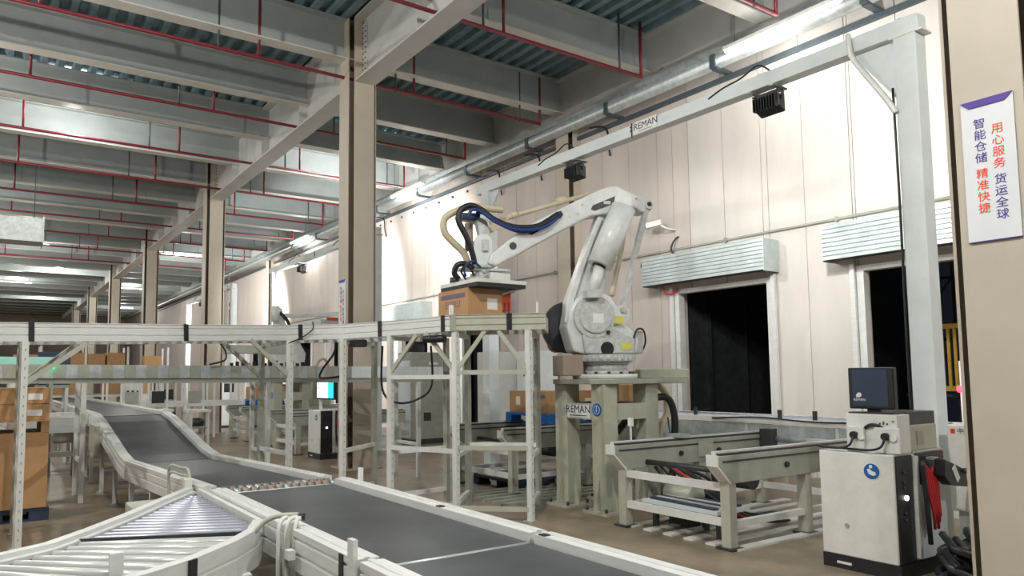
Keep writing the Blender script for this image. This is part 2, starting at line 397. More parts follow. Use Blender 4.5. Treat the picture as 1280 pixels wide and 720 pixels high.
# cable drops from the duct
dl = ['above the beam sign', 'just left of the left floodlight', 'between the left floodlight and the gantry end', 'beside the cream column, high on the wall']
for yy, s in zip((10.75, 13.0, 14.6, 21.0), dl):
    single('cable_drop', MB().tube([(10.62, yy+.45, 6.90), (10.66, yy+.15, 6.85), (10.69, yy, 6.72), (10.70, yy, 6.5), (10.76, yy, 6.2)], .022, 6), 'dark', 'black cable bending from the duct, '+s, 'cable')
# sprinkler runs
PL = ['nearest one, ending above the robot gantry', 'second nearest, passing in front of the cream column', 'third nearest', 'fourth nearest', 'fifth nearest', 'sixth nearest', 'seventh nearest', 'eighth nearest', 'ninth nearest', 'tenth nearest']
pr0 = thing('sprinkler_pipe', 'red sprinkler pipe under the beams, '+PL[1], 'pipe', (2.5, 12.0, 7.1))
part(pr0, 'main_pipe', MB().cyl((-4.9, 12, 7.1), (9.9, 12, 7.1), .033, 8), 'red')
for xx in (.45, 3.7, 6.75): part(pr0, 'riser', MB().cyl((xx, 12, 7.1), (xx, 12, 8.16), .026, 8), 'red')
part(pr0, 'riser', MB().cyl((9.9, 12, 7.075), (9.9, 12, 8.15), .03, 8), 'red')
for xx in (3.02, 9.35, 6.35): part(pr0, 'hanger_rod', MB().cyl((xx, 12, 7.06), (xx, 12, 8.16), .02, 6), 'hang')
for k, yy in enumerate((9.05, None, 14.98, 18.2, 21.2, 24.3, 27.4, 30.6, 33.9, 37.2)):
    if yy: dup(pr0, (0, yy-12, 0), 'red sprinkler pipe under the beams, '+PL[k])
dup(pr0, (0, -5.7, 0), 'red sprinkler pipe whose riser shows at the top beside the bright duct light')
# lamps
def lamp(x, y, z, ln, label, along='x', power=LAMP_W, group=None, soft=.2):
    t = thing('batten_lamp', label, 'lamp', (x, y, z), 0, group)
    hx, hy = (ln/2, .06) if along == 'x' else (.06, ln/2)
    part(t, 'housing', MB().box(-hx, hx, -hy, hy, .0, .06), 'white', False)
    part(t, 'tube', MB().box(-hx+.03, hx-.03, -hy+.02, hy-.02, -.03, -.001), 'led', False)
    part(t, 'hanger_rod', MB().cyl((-hx*.8, 0, .06) if along == 'x' else (0, -hy*.8, .06), (-hx*.8, 0, ZD-z) if along == 'x' else (0, -hy*.8, ZD-z), .008, 6), 'hang', False)
    part(t, 'hanger_rod', MB().cyl((hx*.8, 0, .06) if along == 'x' else (0, hy*.8, .06), (hx*.8, 0, ZD-z) if along == 'x' else (0, hy*.8, ZD-z), .008, 6), 'hang', False)
    l = bpy.data.lights.new('lamp_light', 'POINT'); l.energy = power; l.color = (1, .965, .91); l.shadow_soft_size = soft
    a = bpy.data.objects.new('lamp_light', l); C.objects.link(a); a.parent = t; a.location = (0, 0, -.45)
    return t
lamp(1.2, 34.9, 7.3, 1.6, 'lit batten lamp at the left edge, nearer of the two')
lamp(7.3, 34.8, 7.3, 1.8, 'lit batten lamp seen between two middle columns, under the far ceiling')
lamp(1.2, 49.2, 7.3, 1.6, 'lit batten lamp at the left edge, farther of the two')
lamp(7.3, 49.2, 7.3, 1.6, 'lit batten lamp far down the right bay, small between the columns')
lamp(8.8, 63, 7.3, 1.6, 'lit batten lamp farthest down the right bay')
lamp(10.2, 6.46, 7.04, 2.0, 'bright batten lamp beside the duct at the top right', 'y', LAMP_W*.15)
lamp(10.2, 18.6, 7.12, 1.9, 'bright batten lamp beside the duct right of the cream column', 'y', LAMP_W*.3)
lamp(10.2, 27.5, 7.12, 1.9, 'bright batten lamp beside the duct left of the cream column', 'y', LAMP_W*.3)
OUTL = [((.5, 2.3, 7.1), 'above the view, over the roller merge', 4.2), ((-3.2, 8.2, 6.4), 'added as fill left of the view, abreast of the roller merge', 3.2), ((-3.2, 15.4, 6.6), 'added as fill left of the view, abreast of the second cell', 2.6), ((-3, 26, 7.0), 'added as fill left of the view, abreast of the third cell', 2.6), ((-3, 38, 7.0), 'added as fill left of the view, far down the hall', 2.4),  # left, rear and far-hall battens are unseen, added for fill light
        ((2, -2.8, 6.6), 'added as fill behind the camera, over the belt line', 2.6), ((7.8, -2.8, 6.6), 'added as fill behind the camera, in the right bay', 2.6), ((1.4, 18.1, 7.9), 'hidden between the beams of the left bay', .6), ((8, 18.1, 7.9), 'hidden between the beams of the right bay', .6), ((3, 43.5, 7.9), 'added as fill, hidden between the beams far down the hall', 1.2), ((3, 58.5, 7.9), 'added as fill, hidden between the farthest beams', 1.2)]
for (x, y, z), sfx, pw in OUTL: lamp(x, y, z, 1.8, 'batten lamp '+sfx, 'x', LAMP_W*pw, None, .05 if 'roller merge' in sfx else .2)
# galvanised ventilation duct at the upper left
t = thing('ventilation_duct', 'galvanised rectangular duct hanging under the ceiling at the left edge', 'duct', (-.5, 22.5, 5.3))
part(t, 'duct_body', MB().box(-3, 1.1, 22.3, 23.1, 5.3, 5.93), 'galv')
part(t, 'end_flange', MB().box(1.1, 1.13, 22.24, 23.16, 5.25, 5.98), 'galv')
for xx in (-1.5, .9): part(t, 'hanger_rod', MB().cyl((xx, 22.5, 5.93), (xx, 22.5, 8.16), .012, 6), 'hang')

# ------------------------------------------------------------------ gantries and floodlights
def gantry(dy, label, sign_on):
    gx = 7.22; y0, y1 = 3.14+dy, 10.45+dy; zb, zt = 4.81, 4.97
    t = thing('gantry_frame', label, 'gantry', (gx, (y0+y1)/2, 0))
    part(t, 'beam', MB().box(gx-.08, gx+.08, y0-.02, y1, zb, zt), 'cool', bevel=.006)
    part(t, 'end_cap', MB().box(gx-.10, gx+.10, y0-.06, y0+.24, zb-.02, zb), 'white')
    part(t, 'post', MB().box(gx-.10, gx+.10, y0, y0+.2, 0, zb-.02), 'cool', bevel=.008)
    part(t, 'post', MB().box(gx-.10, gx+.10, y1-.38, y1-.18, 0, zb), 'cool', bevel=.008)
    part(t, 'gusset_plate', MB().prism([(y0+.2, zb-.02), (y0+.62, zb-.02), (y0+.2, zb-.62)], gx-.02, gx+.02, lambda a, b, d: (d, a, b)), 'cool')
    part(t, 'gusset_plate', MB().prism([(y1-.38, zb), (y1-.62, zb), (y1-.38, zb-.3)], gx-.02, gx+.02, lambda a, b, d: (d, a, b)), 'cool')
    for yy in (y0+.1, y1-.28): part(t, 'base_plate', MB().box(gx-.2, gx+.2, yy-.2, yy+.2, 0, .03), 'cool')
    part(t, 'foil_conduit', MB().tube([(gx-.10, y0+.62, zt+.03), (gx-.12, y0+.60, zb+.05), (gx-.12, y0+.56, zb-.1), (gx-.12, y0+.28, zb-.58), (gx-.11, y0+.2, zb-.75)], .028, 8), 'alu', label='crinkled silver conduit bent down the corner')
    part(t, 'cable', MB().tube([(gx-.105, y0+.22, zb-.5), (gx-.115, y0+.21, 3.2), (gx-.105, y0+.22, 1.8), (gx-.11, y0+.21, .5)], .012, 6), 'dark')
    for k in range(3):
        part(t, 'splice_bracket', MB().box(gx-.095, gx-.081, 6.72+dy+.02*k-.012, 6.72+dy+.02*k, zb-.02, zt+.02) if k == 0 else MB().cyl((gx-.08, 6.72+dy, zb+.02+k*.05), (gx-.105, 6.72+dy, zb+.02+k*.05), .012, 6), 'darkg')
    # mounting pieces over the lamps
    for ly in (4.77+dy, 8.01+dy):
        part(t, 'lamp_bracket', MB().bar((gx-.1, ly-.14, zb-.012), (gx+.12, ly-.14, zb-.012), .05, .02).bar((gx-.1, ly+.14, zb-.012), (gx+.12, ly+.14, zb-.012), .05, .02), 'galv')
        part(t, 'loose_cable', MB().tube([(gx-.05, ly-.1, zt+.01), (gx-.09, ly+.02, zt+.1), (gx-.09, ly+.25, zt+.03), (gx-.085, ly+.5, zt+.0), (gx-.085, ly+.7, zt-.06)], .01, 6), 'dark')
    if sign_on:
        part(t, 'name_plate', MB().box(gx-.088, gx-.081, 6.28+dy, 6.66+dy, zb+.012, zt+.01), 'label')
        text(t, 'lettering', 'REMAN', 'ink', .125, (gx-.088, 6.47+dy, zb+.10), (0, -1, 0), (0, 0, 1), .001)
        part(t, 'underline', MB().box(gx-.0895, gx-.088, 6.36+dy, 6.6+dy, zb+.03, zb+.037), 'ink')
    return t
gantry(0, 'pale grey portal frame over the robot, its post crossing the right dock door', True)
gantry(11.35, 'pale grey portal frame of the farther robot cell, behind the cream column', False)
def flood(x, y, z, aim, label, power):
    t = thing('floodlight', label, 'floodlight', (x, y, z-.26))
    part(t, 'yoke', MB().bar((x-.02, y-.17, z-.12), (x-.02, y-.17, z-.001), .03, .02).bar((x-.02, y+.17, z-.12), (x-.02, y+.17, z-.001), .03, .02).box(x-.05, x+.05, y-.19, y+.19, z-.018, z-.002), 'darkg')
    part(t, 'housing', MB().prism([(x-.06, z-.20), (x+.06, z-.25), (x+.06, z-.05), (x-.06, z-.06)], y-.15, y+.15, lambda a, b, d: (a, d, b)), 'dark', bevel=.01)
    for k in range(9): part(t, 'fin', MB().box(x-.12, x-.061, y-.14+k*.034, y-.132+k*.034, z-.21, z-.06), 'dark')
    part(t, 'lens', MB().box(x+.061, x+.066, y-.13, y+.13, z-.22, z-.07), 'floodled')
    l = bpy.data.lights.new('flood_light', 'SPOT'); l.energy = power; l.spot_size = math.radians(128); l.spot_blend = .35; l.shadow_soft_size = .12; l.color = (1, .985, .96)
    o = bpy.data.objects.new('flood_light', l); C.objects.link(o); o.parent = t
    o.location = (.11, 0, .11); o.rotation_euler = (Vector(aim)-Vector((x+.11, y, z-.15))).to_track_quat('-Z', 'Y').to_euler()
flood(7.30, 4.77, 4.785, (10.8, 5.6, 4.1), 'black finned floodlight under the gantry beam, nearest the gantry post', FLOOD_W*1.55)
flood(7.30, 8.01, 4.785, (10.8, 9.5, 1.0), 'black finned floodlight under the gantry beam above the robot forearm', FLOOD_W*.55)
flood(7.30, 16.12, 4.785, (10.8, 19.5, 3.9), 'black finned floodlight on the farther gantry, behind the cream column', FLOOD_W*2.6)
flood(7.30, 19.36, 4.785, (10.8, 27, 3.4), 'black finned floodlight on the farther gantry, seen left of the cream column', FLOOD_W*3.6)

# ------------------------------------------------------------------ robot pedestal
PXc, PYc = 6.47, 6.65
t = t_ped = thing('robot_pedestal', 'grey-green four-legged steel pedestal under the robot, marked with a blue number disc', 'pedestal', (PXc, PYc, 0))
def leg(x, y):
    m = MB().box(x-.11, x+.11, y-.11, y+.11, .03, 1.5)
    return m
for x, y in ((6.13, 6.32), (6.13, 6.98), (6.83, 6.32), (6.83, 6.98)):
    lg = part(t, 'leg', leg(x, y), 'ped', bevel=.012)
    part(lg, 'foot_plate', MB().box(x-.2, x+.2, y-.2, y+.2, .0, .03), 'ped')
    g = MB()
    for sx, sy in ((-1, 0), (1, 0), (0, -1), (0, 1)):
        o_ = [(.11, .03), (.2, .03), (.11, .42)]
        if sx: g.prism([(x+sx*a, b) for a, b in o_], y-.012, y+.012, lambda a, b, d: (a, d, b))
        else: g.prism([(y+sy*a, b) for a, b in o_], x-.012, x+.012, lambda a, b, d: (d, a, b))
    part(lg, 'gusset', g, 'ped')
    for sx, sy in ((-1, -1), (1, 1), (-1, 1), (1, -1)): part(lg, 'anchor_bolt', MB().cyl((x+sx*.16, y+sy*.16, .03), (x+sx*.16, y+sy*.16, .075), .018, 6), 'darkg')
for a, b in (((6.05, 6.43), (6.05, 6.87)), ((6.91, 6.43), (6.91, 6.87))): part(t, 'cross_beam', MB().box(a[0]-.03, a[0]+.03, a[1], b[1], 1.08, 1.27), 'ped')
for yy in (6.24, 7.06): part(t, 'cross_beam', MB().box(6.24, 6.72, yy-.03, yy+.03, 1.08, 1.27), 'ped')
part(t, 'top_plate', MB().prism([(5.92, 6.32), (6.1, 6.12), (7.35, 6.12), (7.35, 6.5), (7.04, 6.75), (7.04, 7.0), (6.86, 7.18), (6.1, 7.18), (5.92, 7.0)], 1.5, 1.56, lambda a, b, d: (a, b, d)), 'greysteel', bevel=.008)
part(t, 'side_tray', MB().box(6.95, 7.5, 6.2, 6.6, 1.561, 1.68), 'ped', bevel=.01)
part(t, 'name_plate', MB().box(6.016, 6.0195, 6.46, 6.85, 1.10, 1.25), 'label')
text(t, 'lettering', 'REMAN', 'ink', .13, (6.0155, 6.655, 1.195), (0, -1, 0), (0, 0, 1), .001)
part(t, 'underline', MB().box(6.013, 6.0158, 6.5, 6.81, 1.118, 1.128), 'ink')
part(t, 'number_disc', MB().cyl((6.0195, 6.33, 1.2), (6.012, 6.33, 1.2), .075, 20), 'blueprint', label='blue disc with the white number 1')
part(t, 'disc_ring', MB().cyl((6.012, 6.33, 1.2), (6.0105, 6.33, 1.2), .052, 20), 'label')
part(t, 'disc_core', MB().cyl((6.0105, 6.33, 1.2), (6.009, 6.33, 1.2), .045, 20), 'blueprint')
text(t, 'lettering', '1', 'label', .095, (6.0095, 6.33, 1.2), (0, -1, 0), (0, 0, 1), .001)

# ------------------------------------------------------------------ palletising robot (local axes: u towards the gripper, v towards the camera)
def uv(u, v, d): return (u, d, v)
ANG = math.atan2(.6, -1.42)
R = thing('palletising_robot', 'white palletising robot arm on the grey-green pedestal, holding a carton over the conveyor', 'robot arm', (PXc, PYc, 1.56), ANG)
def rp(name, mb, m, parent=None, label=None, bevel=0):
    mb.v = [(x, y, z-1.56) for x, y, z in mb.v]
    o = mb.build(name, m, parent or R, (0, 0, 0), bevel)
    if label: o['label'] = label
    return o
b0_ = rp('base_flange', MB().cyl((0, 0, 1.561), (0, 0, 1.62), .40, 28), 'white')
b = rp('base', MB().cyl((0, 0, 1.62), (0, 0, 1.66), .30, 28).cyl((0, 0, 1.66), (0, 0, 1.74), .275, 28).cyl((0, 0, 1.74), (0, 0, 1.77), .30, 28), 'robotg')
for k in range(14):
    a = k*math.pi/7; rp('bolt', MB().cyl((.35*math.cos(a), .35*math.sin(a), 1.62), (.35*math.cos(a), .35*math.sin(a), 1.65), .02, 6), 'darkg', b)
tt = rp('slewing_ring', MB().cyl((0, 0, 1.77), (0, 0, 1.86), .35, 28), 'robotg')
for k in range(26):
    a = k*math.pi/13; rp('ring_tooth', MB().rbox((.365*math.cos(a), .365*math.sin(a)), .03, .035, 1.78, 1.85, a), 'robotg', tt)
rp('motor_cover', MB().box(.33, .60, -.26, .16, 1.60, 1.86), 'brown', label='brown boxy motor cover', bevel=.015)
body = rp('shoulder', MB().prism([(.50, 2.40), (.54, 2.20), (.46, 1.90), (.30, 1.86), (-.36, 1.86), (-.40, 2.02), (-.36, 2.12), (-.22, 2.24), (-.16, 2.40), (-.04, 2.58), (.10, 2.64), (.26, 2.64), (.40, 2.56)], -.17, .17, uv), 'robot', bevel=.03)
rp('front_casting', MB().cyl((.20, .16, 2.32), (.20, .24, 2.32), .26, 28).cyl((.20, .24, 2.32), (.20, .265, 2.32), .20, 28), 'robotg', body)
rp('lower_casting', MB().prism([(.36, 2.1), (.33, 1.87), (-.30, 1.87), (-.32, 2.05), (-.05, 2.2)], .165, .23, uv), 'robotg', body, bevel=.02)
rp('access_hole', MB().cyl((.05, .229, 1.93), (.05, .234, 1.93), .085, 20), 'dark', body)
rp('data_plate', MB().box(.10, .24, .265, .27, 2.24, 2.36), 'label', body)
rp('warning_label', MB().box(-.16, -.05, .235, .24, 2.24, 2.33), 'ylabel', body)
rp('warning_label', MB().box(-.27, -.13, .23, .235, 1.92, 2.0), 'ylabel', body)
for q, (a_, z_) in enumerate(((.38, 2.42), (.40, 2.30), (.36, 2.18), (.26, 2.52), (.12, 2.53), (0, 2.45))): rp('bolt', MB().cyl((a_, .17, z_), (a_, .185 if q < 3 else .20, z_), .018, 6), 'robotg', body)
rp('knob', MB().cyl((.04, .23, 2.13), (.04, .26, 2.13), .025, 10), 'dark', body)
rp('motor_disc', MB().cyl((.40, -.30, 2.22), (.40, -.17, 2.22), .33, 30), 'darkg', body, label='dark round side cover')
rp('motor', MB().cyl((.50, -.17, 2.02), (.50, -.42, 2.02), .12, 18), 'dark', body)
rp('rear_box', MB().box(-.46, -.2, -.16, .15, 1.87, 2.16), 'robotg', body, bevel=.02)
rp('cable', MB().tube([(-.30, .17, 1.9), (-.31, .2, 2.05), (-.36, .2, 2.17), (-.45, .18, 2.16), (-.50, .12, 2.02), (-.46, .1, 1.9)], .012, 6), 'dark', body)
la = rp('lower_arm', MB().prism([(.53, 2.20), (.50, 2.52), (.34, 2.93), (.18, 3.33), (.06, 3.62), (-.08, 3.78), (-.26, 3.78), (-.37, 3.66), (-.34, 3.52), (-.10, 3.05), (.04, 2.5), (.10, 2.2)], -.13, .05, uv), 'robot', bevel=.02)
rp('arm_flange', MB().prism([(.55, 2.25), (.52, 2.53), (.36, 2.94), (.20, 3.34), (.08, 3.60), (.02, 3.58), (.14, 3.31), (.29, 2.92), (.43, 2.5), (.44, 2.25)], .05, .12, uv), 'robot', la, bevel=.012)
cy = rp('balance_cylinder', MB().cyl((-.19, .27, 3.68), (.145, .27, 2.95), .155, 26), 'robot', label='smooth white balancing cylinder')
rp('piston_rod', MB().cyl((.13, .27, 2.96), (.24, .27, 2.60), .07, 18), 'robot', cy)
rp('gland', MB().cyl((.14, .27, 2.96), (.155, .27, 2.93), .085, 18), 'dark', cy)
rp('clevis', MB().box(.14, .34, .18, .36, 2.54, 2.64), 'robotg', cy, bevel=.01)
ua = rp('upper_arm', MB().prism([(1.47, 3.09), (1.02, 3.44), (.55, 3.695), (.06, 3.94), (-.08, 3.99), (-.17, 3.995), (-.35, 3.92), (-.53, 3.86), (-.62, 3.83), (-.665, 3.77), (-.63, 3.70), (-.56, 3.665), (-.50, 3.67), (-.40, 3.73), (-.30, 3.69), (-.20, 3.65), (.18, 3.60), (.55, 3.41), (1.02, 3.15), (1.41, 2.94), (1.52, 2.97)], -.14, .14, uv), 'robot', bevel=.025)
rp('slot', MB().prism([(.16, 3.73), (-.14, 3.86), (-.185, 3.84), (-.19, 3.80), (-.15, 3.77), (.14, 3.66), (.19, 3.68)], .141, .146, uv), 'darkg', ua, 'dark slotted opening')
rp('slot', MB().prism([(.99, 3.40), (.64, 3.63), (.58, 3.645), (.55, 3.60), (.58, 3.56), (.96, 3.33), (1.01, 3.35)], .141, .146, uv), 'dark', ua, 'dark slotted opening with blue hoses')
rp('slot_insert', MB().box(-.07, .02, .146, .152, 3.75, 3.79), 'robotg', ua)
rp('pivot_boss', MB().cyl((-.58, .14, 3.765), (-.58, .17, 3.765), .06, 16), 'robot', ua); rp('pivot_boss', MB().cyl((-.24, .14, 3.80), (-.24, .16, 3.80), .12, 20), 'robot', ua)
rp('pivot_pin', MB().cyl((-.58, .17, 3.765), (-.58, .18, 3.765), .028, 12), 'darkg', ua)
rp('cap', MB().cyl((1.20, .14, 3.19), (1.20, .15, 3.19), .045, 14), 'darkg', ua)
for a_, z_ in ((.36, 3.62), (.30, 3.73), (.46, 3.58), (-.3, 3.9), (-.42, 3.84)): rp('bolt', MB().cyl((a_, .14, z_), (a_, .152, z_), .016, 6), 'robotg', ua)
li = rp('parallel_link', MB().bar((-.58, .10, 3.765), (-.20, .10, 2.42), .055, .085, (0, 1, 0)), 'robotg', label='grey parallel link bar behind the arm')
rp('link_bracket', MB().prism([(-.10, 2.46), (-.20, 2.48), (-.29, 2.42), (-.30, 2.32), (-.22, 2.22), (-.10, 2.22)], .06, .15, uv), 'robot', li, bevel=.012)
rp('pivot_pin', MB().cyl((-.20, .06, 2.42), (-.20, .19, 2.42), .04, 14), 'robotg', li)
rp('rear_hose', MB().tube([(-.30, .0, 3.66), (-.27, .02, 3.3), (-.17, .05, 2.9), (-.08, .08, 2.6)], .035, 8), 'hose')
up_ = rp('wrist_link', MB().cyl((1.40, -.17, 3.54), (.10, -.17, 3.955), .03, 10).cyl((1.05, -.17, 3.66), (1.14, -.17, 3.63), .045, 10).cyl((.40, -.17, 3.875), (.52, -.17, 3.835), .05, 10), 'hose', label='cream tie rod along the top of the forearm')
rp('link_bracket', MB().prism([(1.42, 3.56), (1.30, 3.58), (1.17, 3.60), (1.30, 3.46), (1.42, 3.40)], -.2, -.13, uv), 'hose', up_)
wr = rp('wrist', MB().prism([(1.44, 3.02), (1.44, 3.27), (1.50, 3.34), (1.60, 3.34), (1.67, 3.26), (1.69, 2.96), (1.52, 2.92)], -.10, .10, uv), 'robot', bevel=.015)
rp('wrist_column', MB().prism([(1.46, 3.33), (1.50, 3.50), (1.58, 3.55), (1.64, 3.52), (1.60, 3.33)], -.07, .07, uv), 'robotg', wr, bevel=.01)
rp('link_arm', MB().prism([(1.40, 3.42), (1.48, 3.56), (1.86, 3.62), (1.88, 3.56), (1.62, 3.50), (1.46, 3.40)], -.16, -.08, uv), 'robot', wr, bevel=.01)
rp('wrist_motor', MB().cyl((1.72, 0, 3.48), (1.72, 0, 3.14), .05, 14), 'brown', wr)
rp('motor_plug', MB().box(1.50, 1.58, .10, .14, 3.12, 3.26), 'robotg', wr, bevel=.008)
rp('wrist_top', MB().box(1.60, 1.82, -.05, .12, 3.535, 3.585), 'bluehose', wr)
rp('tool_flange', MB().cyl((1.56, 0, 2.92), (1.56, 0, 2.955), .14, 22).cyl((1.56, 0, 2.86), (1.56, 0, 2.92), .09, 18), 'robotg', wr)
fl = rp('flange_arm', MB().prism([(1.86, -.06), (1.86, .06), (1.60, .10), (1.26, .05), (1.20, 0), (1.26, -.05), (1.60, -.10)], 2.89, 2.92, lambda u, v, d: (u, v, d)), 'robotg')
for h_, r_, m_, pts in (('cream_hose', .042, 'hose', [(1.30, .02, 3.66), (1.48, .06, 3.66), (1.70, .1, 3.67), (1.90, .12, 3.60), (2.04, .12, 3.50), (2.04, .12, 3.34), (1.93, .1, 3.22), (1.80, .08, 3.10), (1.74, .05, 2.96)]),
                        ('black_hose', .036, 'dark', [(1.68, .16, 2.95), (1.72, .18, 3.10), (1.79, .2, 3.28), (1.88, .2, 3.46), (1.86, .2, 3.59), (1.74, .2, 3.66), (1.60, .2, 3.61), (1.45, .2, 3.50), (1.24, .2, 3.42), (1.02, .2, 3.41), (.83, .18, 3.46), (.62, .165, 3.60)]),
                        ('blue_hose', .02, 'bluehose', [(1.78, .23, 3.5), (1.72, .24, 3.60), (1.60, .24, 3.57), (1.44, .24, 3.46), (1.24, .24, 3.385), (1.02, .24, 3.375), (.80, .22, 3.43), (.60, .17, 3.58)]),
                        ('blue_hose', .015, 'bluehose', [(1.66, .16, 3.58), (1.50, .17, 3.56), (1.36, .18, 3.44), (1.15, .18, 3.36), (.95, .18, 3.38), (.75, .17, 3.50), (.66, .16, 3.56)]),
                        ('black_hose', .035, 'dark', [(1.70, .14, 2.90), (1.80, .18, 2.95), (1.90, .18, 2.93), (1.93, .16, 2.84), (1.88, .12, 2.78)]),
                        ('air_hose', .014, 'bluehose', [(1.60, .12, 2.92), (1.72, .2, 2.98), (1.82, .22, 2.9), (1.80, .2, 2.79)]),
                        ('air_hose', .012, 'dark', [(1.80, .2, 2.76), (1.86, .24, 2.86), (1.78, .26, 2.92), (1.70, .22, 2.80)])):
    rp(h_, MB().tube(pts, r_, 8), m_)
# gripper: axis-aligned plate under the wrist
def wl(x, y):                        # world -> robot local
    ca, sa = math.cos(-ANG), math.sin(-ANG); dx, dy = x-PXc, y-PYc
    return (dx*ca-dy*sa, dx*sa+dy*ca)
GA = -ANG
gc = wl(5.06, 7.285)
def gl(a, b): ca, sa = math.cos(GA), math.sin(GA); return (gc[0]+a*ca-b*sa, gc[1]+a*sa+b*ca)
def gbox(a0, a1, b0, b1, z0, z1): return MB().rbox(gl((a0+a1)/2, (b0+b1)/2), a1-a0, b1-b0, z0, z1, GA)
gp = rp('gripper_plate', gbox(-.36, .36, -.415, .415, 2.70, 2.745), 'white')
rp('foam_pad', gbox(-.352, .352, -.407, .407, 2.655, 2.699), 'dark', gp)
rp('valve_box', gbox(-.02, .28, -.20, .06, 2.746, 2.86), 'white', gp, bevel=.006)
rp('vent', gbox(-.03, -.021, -.17, .03, 2.77, 2.83), 'greysteel', gp)
rp('vacuum_block', gbox(-.26, -.08, -.12, .14, 2.746, 2.80), 'robotg', gp, bevel=.006)
rp('mount', gbox(-.12, .12, -.1, .1, 2.80, 2.865), 'robotg', gp)
rp('regulator', gbox(.22, .32, .1, .22, 2.746, 2.80), 'dark', gp)
rp('coil', MB().cyl((*gl(-.27, .2), 2.746), (*gl(-.27, .2), 2.82), .07, 14), 'darkg', gp)
rp('red_clamp', gbox(.145, .30, -.18, .02, 2.40, 2.62), 'orange', gp, 'red plastic side clamp', bevel=.01)
rp('clamp_bracket', MB().tube([(*gl(.14, -.22), 2.60), (*gl(.2, -.28), 2.63), (*gl(.3, -.25), 2.64), (*gl(.32, -.1), 2.64)], .02, 6), 'white', gp)
for q in range(2): rp('clamp_strap', gbox(.19+q*.06, .21+q*.06, -.186, -.181, 2.34, 2.50), 'red', gp)

# ------------------------------------------------------------------ cartons
def carton(x0, x1, y0, y1, z0, z1, label, group=None, rz=0, tape=False, lab=None, txt=None, name='cardboard_box'):
    cx_, cy_ = (x0+x1)/2, (y0+y1)/2; hx, hy, h = (x1-x0)/2, (y1-y0)/2, z1-z0
    t = thing(name, label, 'box', (cx_, cy_, z0), rz, group)
    part(t, 'carton', MB().box(-hx, hx, -hy, hy, 0, h-.004), 'card', False, bevel=.004)
    part(t, 'flap', MB().box(-hx, hx, -hy, -.003, h-.0035, h), 'card', False)
    part(t, 'flap', MB().box(-hx, hx, .003, hy, h-.0035, h), 'card', False)
    if tape: part(t, 'tape_band', MB().box(-hx-.003, -hx-.0005, -hy*.8, hy*.8, h*.68, h*.84), 'tape', False)
    if lab == 'x': part(t, 'shipping_label', MB().box(-hx-.003, -hx-.0005, -hy*.3, hy*.2, h*.35, h*.75), 'label', False)
    if lab == 'y': part(t, 'shipping_label', MB().box(hx*.1, hx*.7, -hy-.003, -hy-.0005, h*.25, h*.65), 'label', False)
    return t
cb = carton(4.70, 5.20, 7.07, 7.74, 2.318, 2.654, 'brown carton held under the robot gripper at the conveyor end', None, 0, tape=True, lab='y')
for s_, z_, sz in (('EGIRU', .15, .12), ('EGI', .07, .05)):
    tx = text(cb, 'lettering', s_, 'tape', sz, (0, 0, 0), (0, -1, 0), (0, 0, 1), .0005)
    tx.data.transform(Matrix.Translation(Vector((-.2512, 0, z_))+cb.location))

# ------------------------------------------------------------------ elevated roller conveyor
PROF = [(0, 0), (0, .05), (-.012, .055), (-.012, .062), (0, .067), (0, .125), (-.012, .13), (-.012, .137), (0, .142), (0, .165), (-.012, .17), (-.012, .175), (0, .178), (0, .185), (-.045, .185), (-.045, 0)]
PROFI = [(-o, z) for o, z in PROF]
def offs(path, d):
    P = [Vector(p) for p in path]; out = []
    for i, p in enumerate(P):
        ds = [(P[j+1]-P[j]).to_2d().normalized() for j in (i-1, i) if 0 <= j < len(P)-1]
        t_ = sum(ds, Vector((0, 0))).normalized(); n_ = Vector((-t_.y, t_.x)); sc = 1/max(.4, t_.dot(ds[0]))
        out.append((p.x+n_.x*d*sc, p.y+n_.y*d*sc, p.z))
    return out
UP = [(-1.4, 8.05, 1.94), (.083, 8.18, 1.97), (.84, 8.30, 1.993), (1.665, 8.37, 2.015), (2.46, 8.50, 2.043), (3.07, 8.52, 2.063), (3.42, 8.48, 2.075), (3.70, 8.37, 2.085), (3.90, 8.15, 2.096), (4.06, 7.88, 2.105), (4.25, 7.5, 2.115), (4.42, 7.03, 2.124)]
UPI = [(-1.4, 8.91, 1.94), (.06, 9.04, 1.97), (.76, 9.16, 1.993), (1.6, 9.23, 2.015), (2.46, 9.36, 2.043), (3.15, 9.40, 2.063), (3.75, 9.34, 2.075), (4.3, 9.08, 2.085), (4.62, 8.66, 2.096), (4.80, 8.3, 2.105), (4.98, 7.92, 2.115), (5.06, 7.66, 2.124)]
U = thing('elevated_conveyor', 'aluminium elevated roller conveyor on tall slotted posts, curving to the robot', 'conveyor', (3, 8.5, 0))
part(U, 'side_rail', MB().sweep(UP, PROF), 'alu'); part(U, 'side_rail', MB().sweep(UPI, PROFI), 'alu')
EN = [(4.40, 6.98, 2.125), (5.22, 6.28, 2.125)]; ENI = [(5.06, 7.64, 2.125), (5.80, 6.95, 2.125)]
part(U, 'side_rail', MB().sweep(EN, PROF), 'cream'); part(U, 'side_rail', MB().sweep(ENI, PROFI), 'cream')
part(U, 'end_plate', MB().bar((5.215, 6.30, 2.215), (5.80, 6.94, 2.215), .012, .18), 'alu')
def lerp(p, q, t_): return tuple(a+(b-a)*t_ for a, b in zip(p, q))
def along(path, s):
    for i in range(len(path)-1):
        L = math.dist(path[i], path[i+1])
        if s <= L or i == len(path)-2: return lerp(path[i], path[i+1], s/L)
        s -= L
def plen(path): return sum(math.dist(path[i], path[i+1]) for i in range(len(path)-1))
